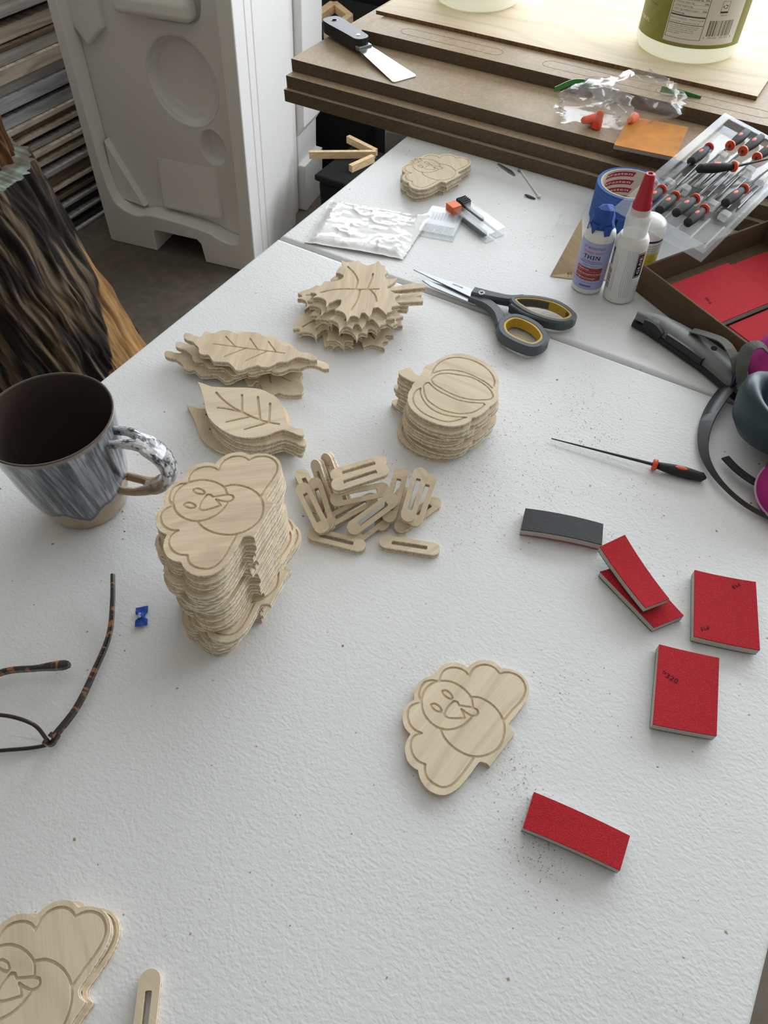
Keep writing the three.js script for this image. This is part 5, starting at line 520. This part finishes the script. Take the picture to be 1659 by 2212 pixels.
// ---------------------------------------------------------------- respirator
{
  const t = thing('respirator', 'half-mask respirator with pink filters and a dark teal rubber facepiece', 'respirator', [0, TY, 0]), teal = std({ color: 0x2b3f47, roughness: 0.5 }), pink = std({ map: rep(felt(168, 24, 118, 93), 10, 10), roughness: 0.85 }), edge = std({ color: 0xcaa6bd, roughness: 0.8 }), navy = std({ color: 0x1b2540, roughness: 0.5 }), plasticM = std({ color: 0x3b3b3d, roughness: 0.5 });
  // facepiece: a deep cup, opening upwards with a rolled lip
  const prof = [[0.30, 0.010], [0.62, 0.0105], [0.86, 0.020], [0.98, 0.034], [1.02, 0.048], [1.0, 0.058], [0.94, 0.064], [0.85, 0.063], [0.78, 0.057], [0.74, 0.045], [0.66, 0.030], [0.40, 0.022], [0.02, 0.020]], n = 72, pos = [], idx = [], uv = [];
  for (let j = 0; j < prof.length; j++) for (let i = 0; i <= n; i++) { const a = i / n * Math.PI * 2, [r, y] = prof[j], rad = 1 + 0.10 * Math.cos(3 * a) + 0.05 * Math.cos(2 * a + 0.6), low = 0.012 * Math.cos(a * 2 + 0.8) * smooth(0.03, 0.06, y); pos.push(0.104 + Math.cos(a) * 0.078 * r * rad, (y + low) * 0.97, -0.643 + Math.sin(a) * 0.050 * r * rad); uv.push(i / n, j / prof.length); }
  for (let j = 0; j < prof.length - 1; j++) for (let i = 0; i < n; i++) { const a = j * (n + 1) + i, b = a + n + 1; idx.push(a, b, a + 1, b, b + 1, a + 1); }
  const g = new THREE.BufferGeometry(); g.setAttribute('position', new THREE.Float32BufferAttribute(pos, 3)); g.setAttribute('uv', new THREE.Float32BufferAttribute(uv, 2)); g.setIndex(idx); g.computeVertexNormals(); part('facepiece', g, teal, t, 'dark teal rubber facepiece');
  part('valve_cover', lathe([[0.0001, 0.012], [0.014, 0.011], [0.016, 0.008], [0.016, 0], [0.0001, 0]], 32).rotateX(1.2).translate(0.097, 0.018, -0.588), plasticM, t); part('underbody', wobble(new THREE.SphereGeometry(1, 30, 20).scale(0.05, 0.012, 0.036).translate(0.105, 0.0125, -0.652), 0.0015, 50, 3), plasticM, t);
  const disc = (x, y, z, ax, r) => { const d = part('filter_disc', lathe([[0.0001, 0.010], [r * 0.72, 0.0105], [r * 0.93, 0.008], [r * 0.96, 0.001], [r * 0.96, -0.001], [r * 0.93, -0.008], [r * 0.72, -0.0105], [0.0001, -0.010]], 48), pink, t, 'round pink particulate filter'); const e = part('filter_rim', lathe([[r * 0.95, 0.0012], [r, 0.0006], [r, -0.0006], [r * 0.95, -0.0012]], 48), edge, d); d.position.set(x, y, z); d.rotation.set(...ax); return d; };
  disc(0.0728, 0.048, -0.7162, [0.42, 0, 0.35], 0.050); disc(0.1175, 0.0195, -0.5666, [0.25, 0, 0.1], 0.040);
  part('filter_holder', rbox(0.005, 0.034, 0.030, 0.001, 0, 0, 0).rotateY(0.3).translate(0.0205, 0.022, -0.6990), navy, t);
  // head harness: stiff black band, cut strap, grey elastic
  part('head_band', sweep([[0.0400, 0.020, -0.7180], [0.0254, 0.014, -0.6990], [0.0181, 0.010, -0.6703], [0.0156, 0.009, -0.6302], [0.0197, 0.008, -0.6010], [0.0281, 0.0075, -0.5783], [0.0424, 0.007, -0.5601], [0.0620, 0.007, -0.5451], [0.0815, 0.007, -0.5364], [0.1028, 0.0072, -0.5337], [0.1300, 0.008, -0.5400], [0.1550, 0.010, -0.5600], [0.165, 0.012, -0.60], [0.15, 0.014, -0.66]], rect(0.0009, 0.0068, 0.0004), 90, V(0.82, 0.55, -0.15).normalize(), (s) => [1, lerp(1.4, 0.34, smooth(0.10, 0.5, s))]), std({ color: 0x2d2c2e, roughness: 0.4 }), t, 'stiff black plastic head band');
  part('strap_end', sweep([[0.0454, 0.010, -0.5846], [0.0581, 0.011, -0.5744], [0.0735, 0.012, -0.5664], [0.0900, 0.014, -0.5610]], rect(0.0045, 0.0008, 0.0003), 24), std({ color: 0x1c1b1d, roughness: 0.8 }), t); 
  const weave = tex(128, 128, (u, v, x, y) => { const k = 62 + 34 * ((x >> 1) + (y >> 1) & 1) + 24 * hash(x, y, 2); return [k, k * 0.99, k * 0.93]; }), el = std({ map: rep(weave, 60, 60), roughness: 0.95 });
  part('elastic_strap', sweep([[-0.0400, 0.024, -0.7440], [-0.0230, 0.030, -0.7370], [-0.0040, 0.036, -0.7260], [0.0110, 0.038, -0.7060], [0.0230, 0.030, -0.6920]], rect(0.0055, 0.0007, 0.0003), 40), el, t, 'grey woven elastic strap'); part('elastic_strap', sweep([[0.0400, 0.052, -0.7120], [0.0290, 0.060, -0.7060], [0.0210, 0.058, -0.6950], [0.0235, 0.048, -0.6780], [0.0300, 0.036, -0.6700]], rect(0.0062, 0.0007, 0.0003), 40), el, t, 'grey woven elastic strap');
}

// ---------------------------------------------------------------- beyond the table: foam block, lumber, logs, dark corner
{ // moulded foam packing block; own axes: x along its front, y up, z outwards
  const A = V(-1.8164, 0, -1.3231), ang = Math.atan2(0.1858, 0.9826), t = thing('foam_packaging', 'large white moulded foam packing block standing on the concrete floor', 'foam block', [A.x, 0.0005, A.z], ang), lean = 0.068, W = 0.515, Ht = 1.0;
  const sh = (pts) => { const s = new THREE.Shape(); pts.forEach((p, i) => i ? s.lineTo(...p) : s.moveTo(...p)); s.closePath(); return s; }, L = (x, y) => [x + lean * y, y], ell = (cx, cy, rx, ry, rot = 0) => Array.from({ length: 44 }, (_, i) => { const a = i / 44 * Math.PI * 2, x = rx * Math.cos(a), y = ry * Math.sin(a); return [cx + x * Math.cos(rot) - y * Math.sin(rot), cy + x * Math.sin(rot) + y * Math.cos(rot)]; });
  const outline = [L(0.005, 0), L(0.168, 0), L(0.170, 0.062), L(0.180, 0.072), L(0.322, 0.072), L(0.334, 0.060), L(0.342, 0), L(W - 0.005, 0), L(W, 0.006), L(W, Ht), L(0, Ht), L(0, 0.006)];
  const cavity = roundLoop([L(0.030, 0.95), L(0.030, 0.30), L(0.042, 0.145), L(0.085, 0.115), L(0.13, 0.108), L(0.17, 0.125), L(0.37, 0.108), L(0.395, 0.090), L(0.455, 0.080), L(0.475, 0.11), L(0.475, 0.5), L(0.470, 0.95)], 2);
  const ext = (pts, holes, d, z, bev = 0.004) => { const s = sh(pts); s.holes = holes.map((h) => new THREE.Path(h.map((p) => new THREE.Vector2(...p)))); return boxUV(new THREE.ExtrudeGeometry(s, { depth: d - 2 * bev, bevelEnabled: true, bevelThickness: bev, bevelSize: bev, bevelOffset: -bev, bevelSegments: 3, steps: 1 }).translate(0, 0, z + bev)); };
  part('front_rim', ext(outline, [cavity], 0.055, -0.055), M.foam, t);
  part('middle_layer', ext(outline, [ell(...L(0.318, 0.492), 0.098, 0.106), ell(...L(0.385, 0.335), 0.036, 0.046), roundLoop([L(0.17, 0.66), L(0.20, 0.632), L(0.36, 0.625), L(0.40, 0.645), L(0.40, 0.74), L(0.17, 0.74)], 2)], 0.035, -0.0905), M.foam, t);
  const dish = (cx, cy, rx, ry, k) => { const g = lathe([[0.0001, -0.034], [1 - 2.4 * k, -0.0335], [1 - 1.5 * k, -0.030], [1 - 0.9 * k, -0.020], [1 - 0.6 * k, -0.010], [1 - 0.3 * k, -0.003], [1.0, 0.0008]].map(([r, z]) => [r, z]), 64).rotateX(Math.PI / 2); g.scale(rx, ry, 1); return g.translate(cx, cy, -0.0555); };
  part('round_recess', boxUV(dish(...L(0.318, 0.492), 0.1035, 0.1115, 0.15)), M.foam, t); part('round_recess', boxUV(dish(...L(0.385, 0.335), 0.0405, 0.0505, 0.22)), M.foam, t);
  part('back_block', ext(outline, [], 0.20, -0.291), M.foam, t);
  part('lower_pad', at(boxUV(rbox(0.20, 0.155, 0.04, 0.012, 0, 0, 0, 4).rotateX(-0.16)), 0.305, 0.205, -0.064), M.foam, t); part('upper_bar', at(boxUV(rbox(0.215, 0.05, 0.05, 0.018, 0, 0, 0, 4)), 0.325, 0.665, -0.040), M.foam, t); part('corner_wedge', boxUV(new THREE.ExtrudeGeometry(sh([[0.045, 0.14], [0.062, 0.30], [0.135, 0.125]]), { depth: 0.05, bevelEnabled: true, bevelSize: 0.004, bevelThickness: 0.004 }).translate(0, 0, -0.088)), M.foam, t); part('side_wedge', boxUV(new THREE.ExtrudeGeometry(sh([[0.055, 0.62], [0.10, 0.56], [0.15, 0.60], [0.16, 0.80], [0.07, 0.80]]), { depth: 0.045, bevelEnabled: true, bevelSize: 0.008, bevelThickness: 0.006 }).translate(0, 0, -0.088)), M.foam, t);
  part('side_rib', ext([L(0.06, 0), L(W - 0.03, 0), L(W - 0.03, Ht), L(0.06, Ht)], [], 0.085, -0.377), M.foam, t); part('rear_flange', ext([L(0.02, 0), L(W - 0.006, 0), L(W - 0.006, 0.150), L(W - 0.028, 0.152), L(W - 0.028, 0.240), L(W - 0.006, 0.272), L(W - 0.006, Ht), L(0.02, Ht)], [], 0.14, -0.520), M.foam, t);
}
{ // lumber pile along the left wall
  const tones = { tan: [186, 140, 96], pale: [232, 220, 202], grey: [200, 198, 196], cool: [196, 200, 206], dark: [62, 62, 64], brown: [150, 132, 112] }, mats = {}; let s = 300; for (const k in tones) { const c = tones[k]; mats[k] = std({ map: rep(woodGrain(c[0], c[1], c[2], 0.55, s += 11, 26), 1.2, 3), roughness: 0.85 }); }
  const rows = [[0.010, 'grey', 0.02], [0.012, 'dark', 0.012], [0.014, 'dark', 0.0], [0.010, 'grey', 0.014], [0.014, 'dark', -0.004], [0.012, 'dark', 0.004], [0.012, 'grey', 0.014], [0.014, 'dark', 0.0], [0.013, 'brown', 0.010], [0.016, 'dark', -0.004], [0.012, 'pale', 0.016], [0.030, 'brown', 0.008], [0.016, 'grey', 0.018], [0.014, 'dark', -0.006], [0.016, 'pale', 0.010], [0.014, 'brown', 0.0], [0.014, 'pale', 0.018], [0.014, 'grey', 0.006], [0.016, 'dark', -0.008], [0.014, 'pale', 0.012], [0.016, 'brown', 0.002], [0.014, 'pale', 0.016], [0.030, 'cool', 0.006], [0.012, 'dark', -0.010], [0.034, 'cool', 0.014], [0.026, 'grey', 0.004], [0.036, 'pale', 0.018], [0.030, 'grey', 0.008], [0.012, 'brown', 0.012], [0.034, 'pale', 0.004], [0.022, 'dark', -0.03], [0.040, 'grey', 0.022], [0.020, 'pale', 0.006], [0.034, 'tan', 0.012], [0.030, 'tan', 0.0], [0.03, 'tan', 0.01]];
  const words = { tan: 'warm tan', pale: 'pale cream', grey: 'weathered grey', cool: 'cool grey', dark: 'nearly black', brown: 'dull brown' }; let y = 0.0005, r = rng(5);
  rows.forEach(([th, k, o], i) => { const w = 0.30 + r() * 0.06, len = 1.9 + r() * 0.3, m = solo('lumber_board', boxUV(rbox(w, th, len, Math.min(0.003, th / 3), 0, th / 2, 0, 1)), mats[k], words[k] + ' board in the lumber pile behind the foam block, board ' + ['lowest', 'second', 'third', 'fourth', 'fifth', 'sixth', 'seventh', 'eighth', 'ninth', 'tenth', 'eleventh', 'twelfth', 'thirteenth', 'fourteenth', 'fifteenth', 'sixteenth', 'seventeenth', 'eighteenth', 'nineteenth', 'twentieth', 'twenty-first', 'twenty-second', 'twenty-third', 'twenty-fourth', 'twenty-fifth', 'twenty-sixth', 'twenty-seventh', 'twenty-eighth', 'twenty-ninth', 'thirtieth', 'thirty-first', 'thirty-second', 'thirty-third', 'thirty-fourth', 'thirty-fifth', 'topmost'][i] + ' from the floor', 'board', [-1.962 + o - w / 2, y, -1.30 + (r() - 0.5) * 0.2], (r() - 0.5) * 0.012, 'lumber pile'); y += th + 0.0006 + (r() < 0.25 ? 0.002 : 0); });
}
{ // logs
  const barkT = tex(1024, 1024, (u, v) => { const w = fbm(u, v, 6, 4, 3, 111) * 0.05, f = fbm(u + w, v, 100, 6, 4, 113), cr = smooth(0.40, 0.66, f), n = fbm(u, v, 14, 5, 4, 115), o = smooth(0.52, 0.74, n), wood = smooth(0.0, 0.012, Math.min((u < 0.4 ? u + 1 : u) - 0.825 + 0.02 * (fbm(u, v, 8, 8, 3, 117) - 0.5), 1.045 - (u < 0.4 ? u + 1 : u) - v * 0.5 + 0.07 * (fbm(u, v, 10, 6, 3, 118) - 0.5), 0.42 - v)); const fine = 0.8 + 0.4 * fbm(u, v, 160, 20, 2, 119); const c = [lerp(28, lerp(108, 122, o), cr), lerp(23, lerp(92, 98, o), cr), lerp(18, lerp(74, 70, o), cr)], gr = 0.7 + 0.6 * fbm(u, v, 70, 4, 3, 127), q = [170 * gr, 128 * gr, 80 * gr]; const k = wood * 0.92; return [lerp(c[0], q[0], k) * fine, lerp(c[1], q[1], k) * fine, lerp(c[2], q[2], k) * fine]; });
  const barkM = std({ map: barkT, roughness: 0.95 }), darkBark = std({ map: barkT, color: 0x8a7a72, roughness: 0.95 });
  const endT = tex(512, 512, (u, v) => { const dx = u - 0.5, dy = v - 0.5, r = Math.hypot(dx, dy), saw = fbm(u, v, 4, 90, 3, 121), ring = 0.5 + 0.5 * Math.sin(r * 130 + 4 * fbm(u, v, 5, 5, 2, 123)), k = 0.75 + 0.4 * (saw - 0.5) * 2 * 0.6 + 0.06 * ring, p = smooth(0.42, 0.6, fbm(u, v, 6, 6, 4, 125)); return [lerp(142, 176, p) * k, lerp(132, 190, p) * k, lerp(118, 178, p) * k]; }), endM = std({ map: endT, roughness: 0.8 });
  const log = (name, label, x, y, z, r, h, seed, flare, bm, em, lean = [0, 0]) => { const t = thing(name, label, 'log', [x, y, z]), n = 520, m = 130, pos = [], uv = [], idx = [], R = (a, v) => { const tw = a / (Math.PI * 2) + 0.03 * fbm(a / (Math.PI * 2), v, 5, 5, 2, seed + 9), ridges = 0.25 * fbm(tw, v, 22, 2, 2, seed) + 0.75 * Math.abs(2 * fbm(tw, v, 64, 3, 2, seed + 3) - 1) * 1.6, lump = fbm(a / (Math.PI * 2), v, 5, 2, 3, seed + 5); return r * (1 + flare * (1 - v) + 0.12 * (lump - 0.5)) + 0.018 * (ridges - 0.5); };
    for (let j = 0; j <= m; j++) for (let i = 0; i <= n; i++) { const a = i / n * Math.PI * 2, v = j / m, q = R(i === n ? 0 : a, v); pos.push(Math.cos(a) * q + lean[0] * v, v * h, Math.sin(a) * q + lean[1] * v); uv.push(i / n, v * 0.6); }
    for (let j = 0; j < m; j++) for (let i = 0; i < n; i++) { const a = j * (n + 1) + i, b = a + n + 1; idx.push(a, b, a + 1, b, b + 1, a + 1); }
    const g = new THREE.BufferGeometry(); g.setAttribute('position', new THREE.Float32BufferAttribute(pos, 3)); g.setAttribute('uv', new THREE.Float32BufferAttribute(uv, 2)); g.setIndex(idx); g.computeVertexNormals(); part('bark', g, bm, t, 'ridged brown bark');
    const ring = Array.from({ length: n }, (_, i) => { const a = i / n * Math.PI * 2, q = R(a, 1) * 0.995; return [Math.cos(a) * q + lean[0], Math.sin(a) * q + lean[1]]; }), cap = slab([{ outer: ring }], h - 0.01, h + 0.0004); { const u2 = cap.getAttribute('uv'); for (let i = 0; i < u2.count; i++) u2.setXY(i, u2.getX(i) / (2.4 * r) + 0.5, u2.getY(i) / (2.4 * r) + 0.5); } part('sawn_end', cap, [em, em], t, 'sawn end with pale greenish sealer'); return t; };
  log('tree_log', 'upright log with split bark and a pale greenish sealed end beside the table', -1.505, 0.0005, -0.825, 0.188, 0.535, 131, 0.12, barkM, endM, [-0.040, 0.065]); log('tree_log', 'smaller dark log set on top of the upright one', -1.540, 0.5365, -0.826, 0.100, 0.30, 177, 0.0, darkBark, endM);
}
{ // dark corner behind the table
  const cab = thing('storage_cabinet', 'black storage cabinet in the dark corner behind the foam block', 'cabinet', [-1.30, 0.0005, -2.62]); const bk = std({ color: 0x0a0a0c, roughness: 0.7 }); part('carcass', rbox(1.36, 1.1, 0.36, 0.01, 0, 0.55, 0), bk, cab); for (const s of [-1, 1]) { const d = part('door', rbox(0.66, 1.04, 0.02, 0.006, s * 0.335, 0.55, 0.191), std({ color: 0x0d0e12, roughness: 0.6 }), cab); part('handle', rbox(0.012, 0.10, 0.02, 0.004, s * 0.04, 0.60, 0.211), std({ color: 0x5a5650, metalness: 0.5, roughness: 0.5 }), d); }
  const pine = std({ map: rep(woodGrain(236, 204, 160, 0.25, 411, 18), 4, 4), roughness: 0.7 });
  const beam = (name, a, b, w, h, parent) => { const A = V(...a), B = V(...b), d = B.clone().sub(A), m = part(name, boxUV(box(w, h, d.length())), pine, parent); m.position.copy(A.add(B).multiplyScalar(0.5)); m.lookAt(m.position.clone().add(d)); return m; };
  const f1 = thing('wooden_frame', 'pale wooden frame with one corner up, behind the putty knife', 'frame'); beam('rail', [-1.532, 0.44, -2.0898], [-1.5507, 0.44, -2.2488], 0.030, 0.022, f1); beam('rail', [-1.5507, 0.44, -2.2488], [-1.4453, 0.44, -2.1804], 0.022, 0.022, f1); beam('stile', [-1.4453, 0.44, -2.1804], [-1.4311, 0.44, -2.0285], 0.022, 0.022, f1);
  const black = std({ color: 0x070708, roughness: 0.95 }), tote = thing('storage_tote', 'tall black storage tote behind the foam block, under the cornered wooden frame', 'tote', [-1.50, 0.0005, -2.19]); part('tub', rbox(0.36, 0.40, 0.32, 0.02, 0, 0.20, 0), black, tote); part('lid', rbox(0.38, 0.028, 0.34, 0.012, 0, 0.4145, 0), black, tote);
  const tote2 = thing('storage_tote', 'low black storage tote under the open frame rails', 'tote', [-1.140, 0.0005, -1.755]); part('tub', rbox(0.18, 0.21, 0.20, 0.015, 0, 0.105, 0), black, tote2); part('lid', rbox(0.19, 0.02, 0.22, 0.008, 0, 0.2190, 0), black, tote2);
  const f2 = thing('wooden_frame', 'open wooden frame rails low down between the foam block and the table', 'frame'); beam('rail', [-1.2992, 0.24, -1.7179], [-1.1312, 0.24, -1.8247], 0.012, 0.02, f2); beam('rail', [-1.2543, 0.24, -1.8619], [-1.1357, 0.24, -1.832], 0.014, 0.02, f2); beam('rail', [-1.1494, 0.24, -1.7127], [-1.1249, 0.24, -1.7988], 0.014, 0.02, f2);
  const ap = thing('grey_panel_box', 'grey box with a black wire grille just past the table corner', 'box', [-1.00, 0.0005, -2.06], 0.2); part('casing', rbox(0.34, 0.29, 0.30, 0.012, 0, 0.146, 0), std({ color: 0x6b6861, roughness: 0.8 }), ap); for (let i = 0; i < 6; i++) part('grille_wire', rod([-0.16, 0.2935, 0.02 + i * 0.024], [-0.02, 0.2935, 0.02 + i * 0.024], 0.0022), M.blackMatte, ap); for (let i = 0; i < 5; i++) part('grille_wire', rod([-0.16 + i * 0.034, 0.2935, 0.01], [-0.16 + i * 0.034, 0.2935, 0.145], 0.0022), M.blackMatte, ap);
}

// ---------------------------------------------------------------- sawdust on the table
{
  const r = rng(99), spots = [], put = (x, z, s) => spots.push([x, z, s]);
  const piles = [[-0.135, -0.395, 0.05, 60], [-0.105, -0.60, 0.05, 90], [-0.10, -0.47, 0.05, 50], [-0.155, -0.44, 0.05, 60], [0.035, -0.155, 0.03, 110], [0.0, -0.19, 0.03, 60], [-0.08, -0.56, 0.04, 60], [-0.02, -0.50, 0.05, 40], [-0.28, -0.86, 0.05, 50], [-0.22, -0.62, 0.06, 60], [0.01, -0.28, 0.04, 25], [-0.23, -0.40, 0.03, 40], [0.03, -0.43, 0.06, 50], [-0.15, -0.52, 0.07, 90]];
  for (const [x, z, s, n] of piles) for (let i = 0; i < n * 2; i++) { const a = r() * 6.283, d = s * Math.sqrt(-2 * Math.log(1 - r() * 0.98)) * 0.45; put(x + d * Math.cos(a), z + d * Math.sin(a), 0.3 + r() * 0.6); }
  for (let i = 0; i < 700; i++) put(lerp(-0.56, 0.17, r()), lerp(-1.0, 0.15, r()), 0.25 + r() * 0.5);
  const geo = new THREE.IcosahedronGeometry(0.0005, 0); const m = lit(new THREE.InstancedMesh(geo, std({ color: 0xffffff, roughness: 0.95 }), spots.length)); m.name = 'sawdust'; m.userData.kind = 'stuff'; tag(m, 'sawdust crumbs and dark grit scattered over the white table', 'sawdust');
  const o = new THREE.Object3D(), c = new THREE.Color(); spots.forEach(([x, z, s], i) => { o.position.set(x, TY + 0.0002, z); o.rotation.set(r() * 3, r() * 6, r() * 3); const l = r() < 0.15 ? 2.4 : 1; o.scale.set(s * l, s * 0.7, s * 0.8); o.updateMatrix(); m.setMatrixAt(i, o.matrix); c.set(r() < 0.10 ? 0x4e4a46 : r() < 0.5 ? 0xa59372 : 0xbdae93); m.setColorAt(i, c); }); scene.add(m);
}
renderer.render(scene, camera);
